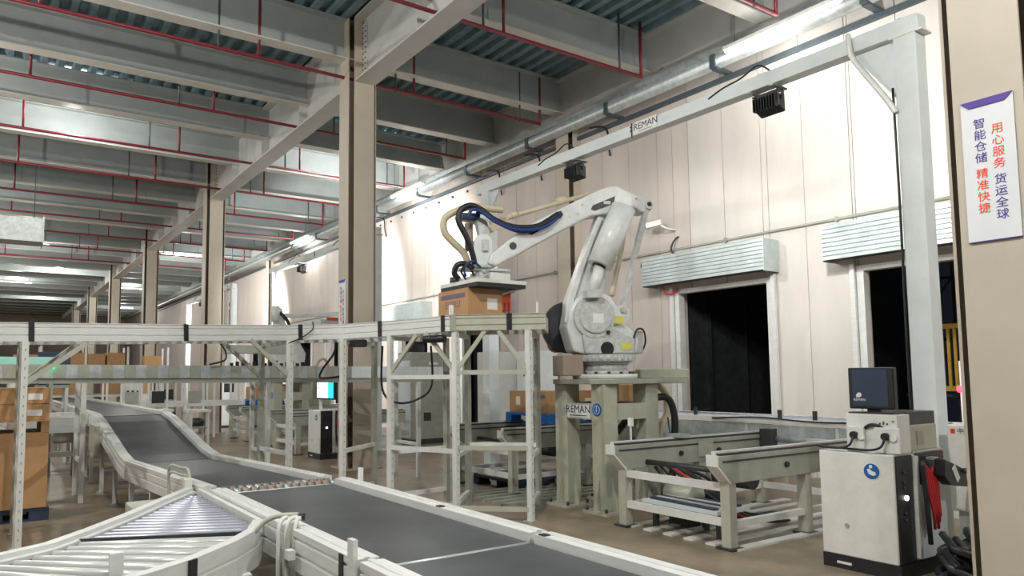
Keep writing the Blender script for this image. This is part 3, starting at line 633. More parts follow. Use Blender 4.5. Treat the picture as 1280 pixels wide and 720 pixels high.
# rollers
NR = 58; L1, L2 = plen(UP), plen(UPI)
for q in range(NR):
    f_ = (q+.5)/NR; a = along(UP, f_*L1); b_ = along(UPI, f_*L2); d = (Vector(b_)-Vector(a)).normalized()*.05
    part(U, 'roller', MB().cyl(Vector(a)+d+Vector((0, 0, .10)), Vector(b_)-d+Vector((0, 0, .10)), .028, 8), 'rsteel')
for q in range(9):
    f_ = (q+.5)/9; a, b_ = lerp(*EN, f_), lerp(*ENI, f_); d = (Vector(b_)-Vector(a)).normalized()*.05
    part(U, 'roller', MB().cyl(Vector(a)+d+Vector((0, 0, .10)), Vector(b_)-d+Vector((0, 0, .10)), .028, 8), 'rsteel')
def seg_at(path, x, y):
    best = min(range(len(path)-1), key=lambda i: math.dist(((path[i][0]+path[i+1][0])/2, (path[i][1]+path[i+1][1])/2), (x, y)))
    return best
def joint(path, f_, w=.05):
    s0 = f_*plen(path); a, b_ = along(path, max(0, s0-w/2)), along(path, s0+w/2)
    d = (Vector(b_)-Vector(a)).to_2d().normalized(); n_ = Vector((d.y, -d.x, 0))*.006
    return MB().bar(Vector(a)+n_+Vector((0, 0, .0925)), Vector(b_)+n_+Vector((0, 0, .0925)), .012, .19)
for f_ in (.262, .485, .69, .845, .985): part(U, 'joint_plate', joint(UP, f_), 'dark')
part(U, 'joint_plate', joint(EN, .62, .06), 'dark'); part(U, 'joint_plate', joint(EN, .03, .05), 'greysteel')
# posts
def upost(x, y, top, ang=0, m='post'):
    p = part(U, 'support_post', MB().rbox((x, y), .06, .06, 0.012, top, ang), m)
    part(p, 'foot', MB().rbox((x, y), .13, .13, 0, .012, ang), 'galv')
    s_ = MB()
    for k in range(int(top/.09)): s_.rbox((x, y), .010, .0625, .08+k*.09, .105+k*.09, ang)
    o = part(p, 'slot_row', s_, 'greysteel'); o['kind'] = 'stuff'
    return p
OUT = [(.29, 8.20, 1.975), (3.05, 8.49, 2.06), (3.68, 8.35, 2.083), (4.09, 7.87, 2.103), (4.46, 6.98, 2.124), (5.08, 6.42, 2.124)]
INN = [(.29, 9.02, 1.975), (2.98, 9.36, 2.06), (4.42, 8.98, 2.083), (4.97, 8.0, 2.103), (5.05, 7.62, 2.124), (5.68, 7.02, 2.124)]
for (x, y, z) in OUT: upost(x, y, z-.001, .3)
for (x, y, z) in INN: upost(x, y, z-.001, .3, 'greysteel')
B = lambda p, q, w=.045, h=.05, m='post', n='cross_bar': part(U, n, MB().bar(p, q, w, h), m)
for i in range(6):
    o_, n_ = OUT[i], INN[i]
    B((o_[0], o_[1], .70), (n_[0], n_[1], .70)); B((o_[0], o_[1], .18), (n_[0], n_[1], .18))
    B((o_[0], o_[1], o_[2]-.03), (n_[0], n_[1], o_[2]-.03))
for z in (1.65, .80, .13): B((4.46, 6.98, z), (5.08, 6.42, z), m='cream' if z < 1 else 'cream')
B((4.09, 7.87, .76), (4.46, 6.98, .76)); B((4.09, 7.87, .15), (4.46, 6.98, .15)); B((4.09, 7.87, 1.60), (4.46, 6.98, 1.60))
B((5.05, 7.62, .76), (5.68, 7.02, .76)); B((5.05, 7.62, 1.65), (5.68, 7.02, 1.65))
def brace(post, toward, drop=.42, reach=.42):
    p = Vector(post); q = Vector((toward[0], toward[1], 0))-Vector((p.x, p.y, 0)); q = q.normalized()*reach
    B((p.x, p.y, p.z-drop), (p.x+q.x, p.y+q.y, p.z-.005), .035, .045, 'cream', 'brace')
brace(OUT[0], (1.665, 8.37), .42, .55); brace(OUT[1], (1.6, 8.36), .45, .5); brace(OUT[3], (4.25, 7.5), .45, .4)
brace(OUT[4], (4.25, 7.5), .47, .42); brace(OUT[4], (5.08, 6.42), .47, .34); brace(OUT[5], (4.46, 6.98), .47, .34); brace(INN[0], (1.6, 9.23), .42, .5)
brace(INN[1], (1.6, 9.23), .45, .5)
part(U, 'drive_motor', MB().cyl((4.26, 7.34, 2.04), (4.38, 7.08, 2.04), .045, 12), 'dark'); part(U, 'drive_motor', MB().box(3.78, 3.94, 8.2, 8.38, 1.98, 2.07), 'dark', bevel=.01)
part(U, 'cable', MB().tube([(3.70, 8.6, 2.05), (3.66, 8.6, 1.9), (3.55, 8.7, 1.7), (3.58, 8.8, 1.6), (3.9, 8.9, 1.62)], .014, 6), 'dark')
part(U, 'cable', MB().tube([(4.2, 8.3, 2.0), (4.2, 8.3, 1.45), (4.35, 8.2, 1.28), (4.6, 8.1, 1.32), (4.75, 8.0, 1.5), (4.8, 8.1, 2.0)], .014, 6), 'dark')
part(U, 'sensor', MB().box(4.40, 4.44, 6.98, 7.02, 2.31, 2.42), 'label'); part(U, 'sensor', MB().box(5.14, 5.16, 6.33, 6.35, 2.31, 2.44), 'label')
part(U, 'cable', MB().tube([(3.02, 8.46, 2.02), (3.2, 8.46, 2.1), (3.32, 8.44, 2.2), (3.34, 8.5, 2.29)], .008, 6), 'dark')

# ------------------------------------------------------------------ second-level conveyor behind
S = thing('return_conveyor', 'lower grey-striped roller conveyor running behind the elevated one at eye level', 'conveyor', (3, 9.9, 0))
S0, S1 = Vector((-.8, 10.95, 1.56)), Vector((6.37, 10.2, 1.515)); SD = (S1-S0)
part(S, 'side_rail', MB().bar(S0+Vector((0, .03, .045)), S1+Vector((0, .03, .045)), .04, .07), 'greysteel')
part(S, 'side_rail', MB().bar(S0+Vector((0, .8, .1)), S1+Vector((0, .8, .1)), .04, .2), 'galv')
NS = 52
for q in range(NS):
    a = S0+SD*(q/NS); b_ = S0+SD*((q+.98)/NS)
    part(S, 'side_panel', MB().bar(a+Vector((0, 0, .16)), b_+Vector((0, 0, .16)), .03, .18), 'cool' if q > 39 else 'galv' if q % 2 == 0 else 'greysteel')
for q in range(34):
    a = S0+SD*((q+.5)/34); part(S, 'roller', MB().cyl(a+Vector((0, .05, .17)), a+Vector((0, .78, .17)), .03, 8), 'rsteel')
for q in range(9):
    a = S0+SD*((q+.35)/9)
    if 1.2 < a.x < 2.75 or 3.6 < a.x < 5.3: continue
    for dy in (.03, .8):
        part(S, 'support_post', MB().box(a.x-.03, a.x+.03, a.y+dy-.03, a.y+dy+.03, 0, a.z+.01), 'post')
    part(S, 'cross_bar', MB().box(a.x-.02, a.x+.02, a.y+.06, a.y+.77, .5, .55), 'post')
for k in range(14):
    a = S0+SD*(.52+k*.011); part(S, 'cable_clip', MB().box(a.x-.02, a.x+.02, a.y-.02, a.y+.02, a.z+.25, a.z+.29+.02*(k % 3)), 'dark')
part(S, 'cable', MB().tube([(2.75, 10.5, 2.1), (2.82, 10.48, 1.98), (2.8, 10.46, 1.86), (2.6, 10.5, 1.80)], .014, 6), 'dark')
part(S, 'tray', MB().box(2.95, 3.95, 10.9, 11.2, 1.98, 2.10), 'greysteel'); part(S, 'tray_post', MB().box(2.97, 3.01, 10.92, 10.96, 1.55, 2.12), 'post')
part(S, 'indicator_lamp', MB().cyl((.68, 10.76, 1.75), (.68, 10.76, 1.83), .04, 10), 'ledgreen', label='small green indicator lamp')
# ------------------------------------------------------------------ floor-level belt conveyors
BL, BR_ = 1.58, 2.44; BM = (BL+BR_)/2
RAIL = [(.02, -.17), (.02, -.09), (.01, -.085), (.01, -.075), (.02, -.07), (.02, -.01), (.01, -.005), (.01, .005), (.02, .01), (.02, .045), (-.02, .045), (-.02, .052), (-.05, .052), (-.05, .045), (-.10, .045), (-.10, -.01), (-.06, -.012), (-.06, -.17)]
def belt_conv(name, label, path, legs, widths=.43, cool=False, motor=None):
    p0 = path[0]; t = thing(name, label, 'conveyor', (BM, (path[0][1]+path[-1][1])/2, 0))
    W = widths
    part(t, 'belt', MB().sweep(path, [(-W, -.012), (W, -.012), (W, 0), (-W, 0)]), 'belt')
    part(t, 'bed', MB().sweep(path, [(-W-.005, -.06), (W+.005, -.06), (W+.005, -.0125), (-W-.005, -.0125)]), 'greysteel')
    # travel along +y: right of path is +x
    part(t, 'side_rail', MB().sweep(path, [(W+.115+o, z) for o, z in RAIL]), 'alu')
    part(t, 'side_rail', MB().sweep(path, [(-W-.115-o, z) for o, z in RAIL]), 'alu')
    for (y, z) in legs:
        xm = path[0][0]+(path[-1][0]-path[0][0])*(y-path[0][1])/(path[-1][1]-path[0][1])
        for sx in (-1, 1):
            l = part(t, 'leg', MB().box(xm+sx*(W+.09)-.025, xm+sx*(W+.09)+.025, y-.03, y+.03, .015, z-.17), 'post')
            part(l, 'foot', MB().box(xm+sx*(W+.09)-.06, xm+sx*(W+.09)+.06, y-.06, y+.06, 0, .015), 'galv')
        part(t, 'cross_bar', MB().box(xm-W-.06, xm+W+.06, y-.02, y+.02, min(.3, z*.35), min(.3, z*.35)+.05), 'post')
    return t
E1 = belt_conv('belt_conveyor', 'dark belt conveyor nearest the camera, running off the bottom of the view', [(2.01, .6, .72), (2.01, 3.08, .72)], [(1.0, .72), (2.6, .72)])
part(E1, 'nose_bar', MB().cyl((1.59, 3.095, .715), (2.43, 3.095, .715), .012, 8), 'galv')
E2 = belt_conv('belt_conveyor', 'dark belt conveyor in the foreground, second from the camera, beside the roller merge', [(2.01, 3.12, .72), (2.01, 5.72, .72)], [(3.5, .72), (5.3, .72)])
part(E2, 'end_roller', MB().cyl((1.60, 5.735, .712), (2.42, 5.735, .712), .012, 8), 'alu')
part(E2, 'joint_plate', MB().box(1.441, 1.446, 3.26, 3.31, .55, .762), 'dark'); part(E2, 'bracket', MB().box(1.42, 1.445, 3.10, 3.16, .5, .86), 'alu')
part(E2, 'sensor', MB().box(2.585, 2.61, 5.5, 5.55, .7, .86), 'label'); part(E2, 'joint_plate', MB().box(2.46, 2.5, 4.05, 4.10, .764, .771), 'dark')
part(E1, 'joint_plate', MB().box(2.46, 2.5, 3.0, 3.05, .764, .771), 'dark')
wt = thing('wheel_strip', 'row of small dark rollers in the gap between the two flat belts', 'rollers', (2.0, 5.86, 0))
part(wt, 'frame', MB().box(1.46, 2.56, 5.76, 5.78, .60, .70), 'greysteel'); part(wt, 'frame', MB().box(1.46, 2.56, 6.04, 6.06, .58, .68), 'greysteel')
for x in (1.49, 2.53): part(wt, 'leg', MB().box(x-.03, x+.03, 5.78, 6.04, 0, .64), 'post')
for q in range(30): part(wt, 'wheel', MB().cyl((1.52+(q//2)*.067, 5.84+(q % 2)*.12, .705), (1.565+(q//2)*.067, 5.84+(q % 2)*.12, .705), .036, 10), ('brown', 'galv', 'brown', 'soil')[(q*7//3) % 4])
E3 = belt_conv('belt_conveyor', 'dark flat belt conveyor at the foot of the incline', [(2.03, 6.10, .69), (1.98, 8.0, .645), (1.95, 9.45, .60)], [(6.6, .69), (8.1, .65), (9.2, .6)])
for z in (.50, .56): part(E3, 'guard_tube', MB().tube([(1.40, 6.9, z-.1), (1.38, 6.9, z+.25), (1.42, 6.6, z+.28), (1.44, 6.4, z+.26), (1.42, 6.3, z)], .012, 6), 'cream')
part(E3, 'sensor_box', MB().box(1.38, 1.44, 6.28, 6.36, .66, .78), 'label'); part(E3, 'motor_housing', MB().box(1.06, 1.34, 6.75, 7.1, .12, .52), 'cream', bevel=.015)
part(E3, 'motor_stand', MB().box(1.1, 1.30, 6.8, 7.05, 0, .12), 'darkg')
E4 = belt_conv('incline_conveyor', 'dark inclined belt conveyor coming down at the left', [(1.95, 9.48, .60), (1.94, 9.9, .645), (1.93, 11.9, .97), (1.93, 12.5, 1.03)], [(10.4, .70), (11.6, .90)])
part(E4, 'gearbox_panel', MB().box(1.30, 1.40, 11.5, 12.2, .55, .95), 'cream', bevel=.01)
E5 = belt_conv('belt_conveyor', 'dark raised belt conveyor beyond the top of the incline', [(1.93, 12.53, 1.035), (1.93, 25, 1.035)], [(12.8, 1.03), (13.6, 1.03), (16, 1.03), (19, 1.03), (22, 1.03)])
E6 = thing('branch_conveyor', 'grey roller branch joining the raised belt from the left edge', 'conveyor', (.6, 13.6, 0))
for yy in (13.0, 13.95): part(E6, 'side_rail', MB().bar((-.6, yy, .98), (1.36, yy, .98), .05, .16), 'alu')
for q in range(18): part(E6, 'roller', MB().cyl((-.5+q*.105, 13.04, 1.02), (-.5+q*.105, 13.91, 1.02), .03, 8), 'rsteel')
for xx in (.0, .7, 1.25):
    for yy in (13.0, 13.95): part(E6, 'leg', MB().box(xx-.025, xx+.025, yy-.024, yy+.024, 0, .90), 'greysteel')
for xx in (.0, .7): part(E6, 'cross_bar', MB().bar((xx, 13.0, .35), (xx, 13.95, .35), .04, .05), 'greysteel')
part(E6, 'cross_bar', MB().bar((-.2, 12.97, .45), (1.25, 12.97, .45), .04, .08), 'greysteel')
part(E6, 'motor', MB().cyl((.9, 13.2, .72), (1.2, 13.2, .72), .12, 14), 'cream'); part(E6, 'motor', MB().cyl((.2, 13.2, .66), (.5, 13.2, .66), .1, 14), 'darkg')
part(E6, 'belt_guard', MB().box(.45, 1.3, 12.96, 12.975, .78, .90), 'cool')
# roller merge
OU = [(-.75, 4.02, .60), (-.3, 4.15, .60), (.085, 4.304, .60), (.30, 4.44, .60), (.51, 4.71, .60), (.78, 5.10, .60), (1.05, 5.54, .60), (1.36, 6.02, .60)]
IN = [(-.25, 3.02, .60), (.20, 3.30, .60), (.44, 3.43, .60), (.65, 3.545, .60), (.856, 3.69, .60), (1.114, 3.94, .60), (1.30, 4.18, .60), (1.40, 4.42, .60)]
G = thing('roller_merge', 'curved roller merge conveyor at the lower left feeding the belt', 'conveyor', (.7, 4.4, 0))
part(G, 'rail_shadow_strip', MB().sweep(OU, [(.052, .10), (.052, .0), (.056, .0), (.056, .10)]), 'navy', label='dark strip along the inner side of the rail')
RW = [(.03, -.06), (.03, .05), (.02, .055), (.02, .065), (.03, .07), (.03, .15), (-.03, .15), (-.03, .125), (-.05, .12), (-.05, -.06)]
part(G, 'side_rail', MB().sweep(OU, [(-o, z) for o, z in RW]), 'alu'); part(G, 'side_rail', MB().sweep(IN, RW), 'alu')
part(G, 'joint_plate', joint([(a, b_, c_+.012) for a, b_, c_ in [(p[0]+.028, p[1]-.02, p[2]-.05) for p in IN]], .56, .05), 'dark')
A0, A1 = (Vector((-.45, 4.12)), Vector((.40, 4.52))); I0, I1 = (Vector((-.2, 3.08)), Vector((1.30, 4.14)))
def clipline(p, d):
    # from p (on inner side) along d until the outer rail
    best = None
    for i in range(len(OU)-1):
        a, b_ = Vector(OU[i][:2]), Vector(OU[i+1][:2]); e = b_-a; den = d.x*e.y-d.y*e.x
        if abs(den) < 1e-6: continue
        w_ = a-p; t_ = (w_.x*e.y-w_.y*e.x)/den; s_ = (w_.x*d.y-w_.y*d.x)/den
        if t_ > 0 and -.001 <= s_ <= 1.001 and (best is None or t_ < best): best = t_
    return best
NW = 13; L3 = plen(IN)*.90
for q in range(NW):
    f_ = (q+.5)/NW; p = Vector(along(IN, f_*L3)[:2]); ang = math.radians(112+(157-112)*f_); d = Vector((math.cos(ang), math.sin(ang)))
    t_ = clipline(p, d)
    if t_: a, b_ = p+d*.055, p+d*(t_-.07); part(G, 'roller', MB().cyl((a.x, a.y, .69), (b_.x, b_.y, .69), .029, 12), 'roller')
d = Vector((math.cos(math.radians(157)), math.sin(math.radians(157))))
for q in range(16):
    p = Vector((1.395, 4.28+q*.10)); t_ = clipline(p, d)
    if t_ and t_ > .16: a, b_ = p+d*.01, p+d*(t_-.07); part(G, 'thin_roller', MB().cyl((a.x, a.y, .695), (b_.x, b_.y, .695), .024, 10), 'rsteel', label='thin steel roller' if q == 0 else None)
part(G, 'divider', MB().bar((1.33, 4.22, .70), (.46, 4.58, .70), .02, .05), 'darkg')
part(G, 'edge_strip', MB().box(1.400, 1.435, 4.45, 5.95, .60, .745), 'post')
for (x, y) in ((.12, 4.36), (.95, 5.42), (.30, 3.34), (1.20, 4.0)): part(G, 'leg', MB().box(x-.03, x+.03, y-.03, y+.03, 0, .55), 'post')
part(G, 'pan', MB().prism([(-.2, 3.2), (.5, 3.55), (1.1, 4.05), (1.36, 4.4), (1.36, 5.8), (1.0, 5.3), (.5, 4.55), (-.3, 4.05)], .54, .55, lambda a, b, d: (a, b, d)), 'dark')
part(G, 'sensor', MB().box(.50, .56, 3.74, 3.77, .66, .80), 'alu')
TB = thing('bent_tubes', 'bundle of bent white tubes at the tip of the roller merge', 'tubes', (1.42, 4.3, 0))
for k in range(3):
    part(TB, 'tube', MB().tube([(1.385+.03*k, 4.02-.04*k, .05), (1.39+.03*k, 4.02-.04*k, .6), (1.395+.03*k, 4.03-.04*k, .76), (1.43+.025*k, 4.05-.04*k, .81), (1.50, 4.05-.04*k, .815)], .013, 8), 'post')
part(TB, 'tube_end', MB().cyl((1.50, 4.02, .815), (1.535, 4.0, .815), .02, 10), 'dark')
part(TB, 'tube', MB().tube([(1.29, 4.13, .74), (1.34, 4.12, .79), (1.41, 4.08, .822), (1.51, 4.03, .825)], .015, 8), 'cream')
part(TB, 'hose', MB().tube([(1.46, 3.97, .80), (1.42, 3.95, .70), (1.40, 3.93, .55), (1.415, 3.9, .40), (1.40, 3.9, .05)], .018, 8), 'greysteel')
part(TB, 'valve', MB().box(1.39, 1.43, 3.86, 3.92, .62, .67), 'alu')
MT = thing('drive_unit', 'white rounded drive motor under the roller merge tip', 'motor', (1.2, 3.6, 0))
part(MT, 'cover', MB().cyl((1.05, 3.62, .36), (1.32, 3.50, .36), .10, 16), 'white'); part(MT, 'stand', MB().box(1.1, 1.28, 3.5, 3.62, 0, .27), 'darkg')

# ------------------------------------------------------------------ pallet conveyors of the robot cell
def pallet_conv(x0, ys, L, label, m='greysteel'):
    t = thing('pallet_conveyor', label, 'conveyor', (x0+L/2, sum(ys)/2, 0))
    for y in ys:
        b_ = part(t, 'side_beam', MB().prism([(x0+.02, .86), (x0+.02, .77), (x0+.20, .60), (x0+L, .60), (x0+L, .86)], y-.06, y+.06, uv), m, bevel=.006)
        part(b_, 'nose_cap', MB().prism([(x0, .868), (x0, .765), (x0+.185, .592), (x0+.20, .60), (x0+.019, .77), (x0+.019, .868)], y-.062, y+.062, uv), 'white')
        part(b_, 'chain', MB().box(x0+.06, x0+L-.05, y-.05, y-.01, .861, .88), 'darkg'); part(b_, 'chain_guide', MB().box(x0+.06, x0+L, y+.0, y+.05, .861, .895), 'alu')
        part(b_, 'lip', MB().box(x0+.08, x0+L, y-.068, y-.061, .80, .815), 'darkg')
        for fx in (.38, .62): part(b_, 'knob', MB().cyl((x0+L*fx, y-.061, .72), (x0+L*fx, y-.085, .72), .028, 10), 'dark')
        for px_ in (x0+.22, x0+L*.52, x0+L-.15):
            l = part(t, 'leg', MB().box(px_-.05, px_+.05, y-.05, y+.05, .02, .60), 'cream'); part(l, 'foot', MB().box(px_-.09, px_+.09, y-.09, y+.09, 0, .02), 'darkg')
    y0, y1 = min(ys), max(ys)
    for z in (.2, .52):
        for px_ in (x0+.22, x0+L-.15): part(t, 'cross_bar', MB().box(px_-.03, px_+.03, y0+.05, y1-.05, z, z+.07), 'white')
    for y in ys: part(t, 'stretcher', MB().box(x0+.27, x0+L-.2, y-.03, y+.03, .19, .25), 'white')
    part(t, 'drive_shaft', MB().cyl((x0+.5, y0+.06, .66), (x0+.5, y1-.06, .66), .03, 10), 'darkg'); part(t, 'drive_shaft', MB().cyl((x0+L-.1, y0+.06, .8), (x0+L-.1, y1-.06, .8), .04, 10), 'galv')
    part(t, 'gear_motor', MB().cyl((x0+L*.45, (y0+y1)/2-.2, .5), (x0+L*.45, (y0+y1)/2+.25, .5), .11, 14), 'darkg')
    return t
PCa = pallet_conv(5.55, (4.36, 5.66), 2.75, 'grey two-beam pallet chain conveyor between the robot pedestal and the control cabinet')
part(PCa, 'sensor_arm', MB().bar((6.0, 5.78, .86), (6.0, 5.78, 1.06), .015, .015), 'alu'); part(PCa, 'sensor_head', MB().box(5.985, 6.015, 5.75, 5.81, 1.04, 1.13), 'label')
part(PCa, 'sensor_arm', MB().bar((6.6, 5.74, .86), (6.56, 5.74, 1.12), .012, .012), 'darkg'); part(PCa, 'stop_bracket', MB().box(6.56, 6.72, 5.56, 5.76, .896, .93), 'galv')
part(PCa, 'chain_drive', MB().box(8.05, 8.2, 5.45, 5.59, .62, .93), 'darkg'); part(PCa, 'oil_stain_cover', MB().box(6.9, 7.15, 5.585, 5.597, .66, .84), 'ylabel' if False else 'cream')
PCb = pallet_conv(5.85, (8.05, 9.35), 3.0, 'grey two-beam pallet chain conveyor carrying the blue pallet left of the robot')
WCv = thing('wall_conveyor', 'long pale roller conveyor with grey side panels along the right wall', 'conveyor', (9.35, 8, 0))
for xx in (9.0, 9.9): part(WCv, 'side_rail', MB().box(xx-.03, xx+.03, 3.8, 11.7, .92, 1.0), 'white')
for q in range(6):
    y0 = 3.85+q*1.31; part(WCv, 'side_panel', MB().box(8.975, 8.985, y0, y0+1.26, .62, .915), 'galv'); part(WCv, 'leg', MB().box(8.99, 9.05, y0-.04, y0+.02, 0, .92), 'post'); part(WCv, 'leg', MB().box(9.85, 9.91, y0-.04, y0+.02, 0, .92), 'post')
for q in range(52): part(WCv, 'roller', MB().cyl((9.035, 3.9+q*.15, .97), (9.865, 3.9+q*.15, .97), .03, 8), 'rsteel')
for yy in (5.4, 5.9, 7.3): part(WCv, 'sensor', MB().box(8.98, 9.01, yy, yy+.05, 1.001, 1.12), 'darkg')
part(WCv, 'cable', MB().tube([(8.96, 4.0, .96), (8.93, 4.6, 1.0), (8.95, 5.4, .98), (8.93, 6.2, 1.01), (8.96, 7, .97)], .012, 6), 'dark')
def pallet(x0, y0, z0, label, group=None, blue='blue'):
    t = thing('plastic_pallet', label, 'pallet', (x0+.5, y0+.5, z0), 0, group)
    m = MB().box(x0, x0+1.1, y0, y0+1.0, z0+.11, z0+.15)
    part(t, 'deck', m, blue, bevel=.005)
    for a in (0, .45, .9):
        for b_ in (0, .4, .86): part(t, 'block', MB().box(x0+a, x0+a+.2, y0+b_, y0+b_+.14, z0+.02, z0+.11), blue)
    for b_ in (0, .4, .86): part(t, 'runner', MB().box(x0, x0+1.1, y0+b_, y0+b_+.14, z0, z0+.02), blue)
    part(t, 'label_card', MB().box(x0-.003, x0-.0005, y0+.40, y0+.54, z0+.03, z0+.10), 'label')
    return t
p1 = pallet(6.88, 8.3, .895, 'blue plastic pallet loaded with cartons, left of the robot pedestal')
for (x, y, l, s) in ((6.93, 8.84, 'x', 'brown carton on the blue pallet, far one of its left side'), (6.93, 8.34, None, 'brown carton on the blue pallet, nearest the robot pedestal'), (7.43, 8.34, 'y', 'brown carton on the blue pallet, just behind the pedestal leg'), (7.43, 8.84, None, 'brown carton on the blue pallet, hidden far corner')):
    if 'hidden' in s: continue
    carton(x, x+.46, y, y+.42, 1.045, 1.375, s, 'cartons on the blue pallet', 0, l is None, l)
cf = pallet(6.2, 8.22, 0, 'dark navy plastic pallet on the floor under the loaded pallet conveyor', None, 'navy')
hb = thing('carton_stand', 'grey steel stand behind the pedestal', 'stand', (7.95, 7.65, 0))
for x, y in ((7.72, 7.47), (8.18, 7.47), (7.72, 7.83), (8.18, 7.83)): part(hb, 'leg', MB().box(x-.025, x+.025, y-.025, y+.025, 0, 1.1), 'greysteel')
part(hb, 'table_top', MB().box(7.69, 8.21, 7.44, 7.86, 1.1, 1.14), 'greysteel')
carton(7.73, 8.17, 7.46, 7.84, 1.141, 1.47, 'brown carton behind the robot pedestal, seen between two of its legs')
# hoses and clutter at the pedestal
CH = thing('cable_bundle', 'thick brown and black cable bundle hanging from the pedestal plate to the floor', 'cables', (7.3, 6.75, 0))
part(CH, 'hose', MB().tube([(7.45, 6.7, 1.50), (7.58, 6.66, 1.35), (7.55, 6.62, 1.1), (7.42, 6.62, .9), (7.35, 6.6, .6), (7.3, 6.5, .1)], .05, 8), 'hose', label='brown corrugated hose')
for k in range(4): part(CH, 'cable', MB().tube([(7.30+.05*k, 6.68, 1.50), (7.32+.03*k, 6.70, 1.25), (7.40-.02*k, 6.66, .95), (7.22+.02*k, 6.6, .6), (7.2+.05*k, 6.5, .03)], .016, 6), 'dark')
part(CH, 'cable_loop', MB().tube([(6.5, 6.5, .9), (6.75, 6.35, 1.22), (7.05, 6.2, 1.33), (7.15, 6.15, 1.1), (7.12, 6.15, .7), (7.0, 6.1, .2), (6.8, 6.0, .05)], .045, 8), 'dark')
FC = thing('floor_cables', 'tangle of dark and red cables and motors under the pallet conveyor', 'cables', (6.5, 5.3, 0))
for k in range(7):
    a = random.uniform(-.3, .3); part(FC, 'cable', MB().tube([(6.15+k*.05, 5.9, .9-.05*k), (6.3+.1*k, 5.5+a*.3, .45), (6.5+.08*k, 5.2+a, .2), (6.8+.05*k, 4.95+a, .06), (7.1+.1*k, 4.9+a, .03)], .015 if k % 3 else .022, 6), 'redcab' if k == 3 else 'dark')
part(FC, 'motor', MB().cyl((6.3, 5.15, .32), (6.3, 5.5, .32), .13, 14), 'ped'); part(FC, 'motor_stand', MB().box(6.2, 6.4, 5.2, 5.45, 0, .2), 'darkg')
part(FC, 'reducer', MB().box(6.62, 6.84, 5.1, 5.36, .0, .34), 'darkg', bevel=.02)
FT = thing('floor_tray', 'grey sheet metal tray with plastic wrap on the floor in front of the conveyor legs', 'tray', (6.05, 5.0, 0))
part(FT, 'tray', MB().box(5.85, 6.35, 4.55, 5.5, .262, .30), 'cool'); part(FT, 'tray_leg', MB().box(5.95, 6.0, 4.6, 4.65, 0, .262).box(5.95, 6.0, 5.4, 5.45, 0, .262).box(6.25, 6.3, 5.0, 5.05, 0, .262), 'darkg')
for k in range(5): part(FT, 'wrap_fold', MB().bar((5.9+k*.09, 4.6, .31), (5.95+k*.08, 5.45, .31), .06, .02), 'signw' if k % 2 else 'navy')
for k in range(6): single('floor_plank', MB().box(5.75, 8.6, 4.25+k*.26, 4.36+k*.26, .0, .018), 'white', 'pale flat floor skid under the pallet conveyor, ' + ['nearest the camera', 'second from the front', 'third from the front', 'fourth from the front', 'fifth from the front', 'farthest back'][k], 'skid', 'floor skids')
for k in range(6): single('floor_strip', MB().box(5.35, 7.2, 7.3+k*.2, 7.36+k*.2, .0, .04), 'greysteel', 'grey steel floor strip beside the pedestal foot, '+['nearest the pedestal', 'second from the pedestal', 'third from the pedestal', 'fourth from the pedestal', 'fifth from the pedestal', 'farthest from the pedestal'][k], 'strip', 'floor strips')

# ------------------------------------------------------------------ control cabinets
def controller(x0, y0, label, warn=True):
    t = thing('control_cabinet', label, 'cabinet', (x0+.4, y0+.32, 0))
    W_, D_, H_ = .80, .64, .96
    part(t, 'body', MB().box(x0, x0+W_, y0+.03, y0+D_, .11, H_), 'white', bevel=.012)
    part(t, 'plinth', MB().box(x0+.0, x0+W_, y0+.01, y0+D_, 0, .108), 'dark')
    part(t, 'plinth_plate', MB().box(x0-.004, x0-.0005, y0+.40, y0+.52, .04, .06), 'label')
    part(t, 'side_panel', MB().box(x0+.02, x0+.26, y0+.018, y0+.03, .12, .95), 'dark')
    part(t, 'panel_strip', MB().box(x0+.27, x0+.31, y0-.01, y0+.03, .14, .94), 'alu')
    part(t, 'rear_panel', MB().box(x0+.33, x0+.79, y0+.012, y0+.03, .12, .70), 'cool')
    part(t, 'rear_recess', MB().box(x0+.33, x0+.79, y0+.016, y0+.03, .705, .95), 'dark')
    part(t, 'indicator_lamp', MB().cyl((x0+.14, y0+.018, .62), (x0+.14, y0+.005, .62), .02, 10), 'ledwhite')
    for z in (.82, .74, .70, .5, .45): part(t, 'switch', MB().cyl((x0+.12, y0+.018, z), (x0+.12, y0+.004, z), .014, 8), 'darkg')
    if warn:
        part(t, 'warning_disc', MB().cyl((x0-.0005, y0+.20, .82), (x0-.004, y0+.20, .82), .07, 22), 'label')
        part(t, 'warning_disc', MB().cyl((x0-.004, y0+.20, .82), (x0-.006, y0+.20, .82), .062, 22), 'blueprint', label='blue disc with a white hand')
        g = MB().prism([(y0+.225, .80), (y0+.235, .835), (y0+.215, .84), (y0+.20, .825), (y0+.17, .815), (y0+.165, .795), (y0+.19, .785)], x0-.008, x0-.006, lambda a, b, d: (d, a, b))
        part(t, 'warning_mark', g, 'label')
        part(t, 'warning_mark', MB().cyl((x0-.006, y0+.205, .857), (x0-.008, y0+.205, .857), .014, 10), 'label')
    part(t, 'door_latch', MB().cyl((x0-.0005, y0+.42, .36), (x0-.012, y0+.42, .36), .018, 8), 'galv')
    return t
CA = controller(5.95, 2.93, 'white robot control cabinet with black plinth and blue hand disc at the right')
PN = thing('teach_pendant', 'black teach pendant with white label hanging on the right control cabinet', 'pendant', (6.55, 2.86, .70))
m = MB().prism([(6.42, .92), (6.62, .86), (6.80, .80), (6.82, .66), (6.50, .70), (6.40, .78)], 2.80, 2.875, uv)
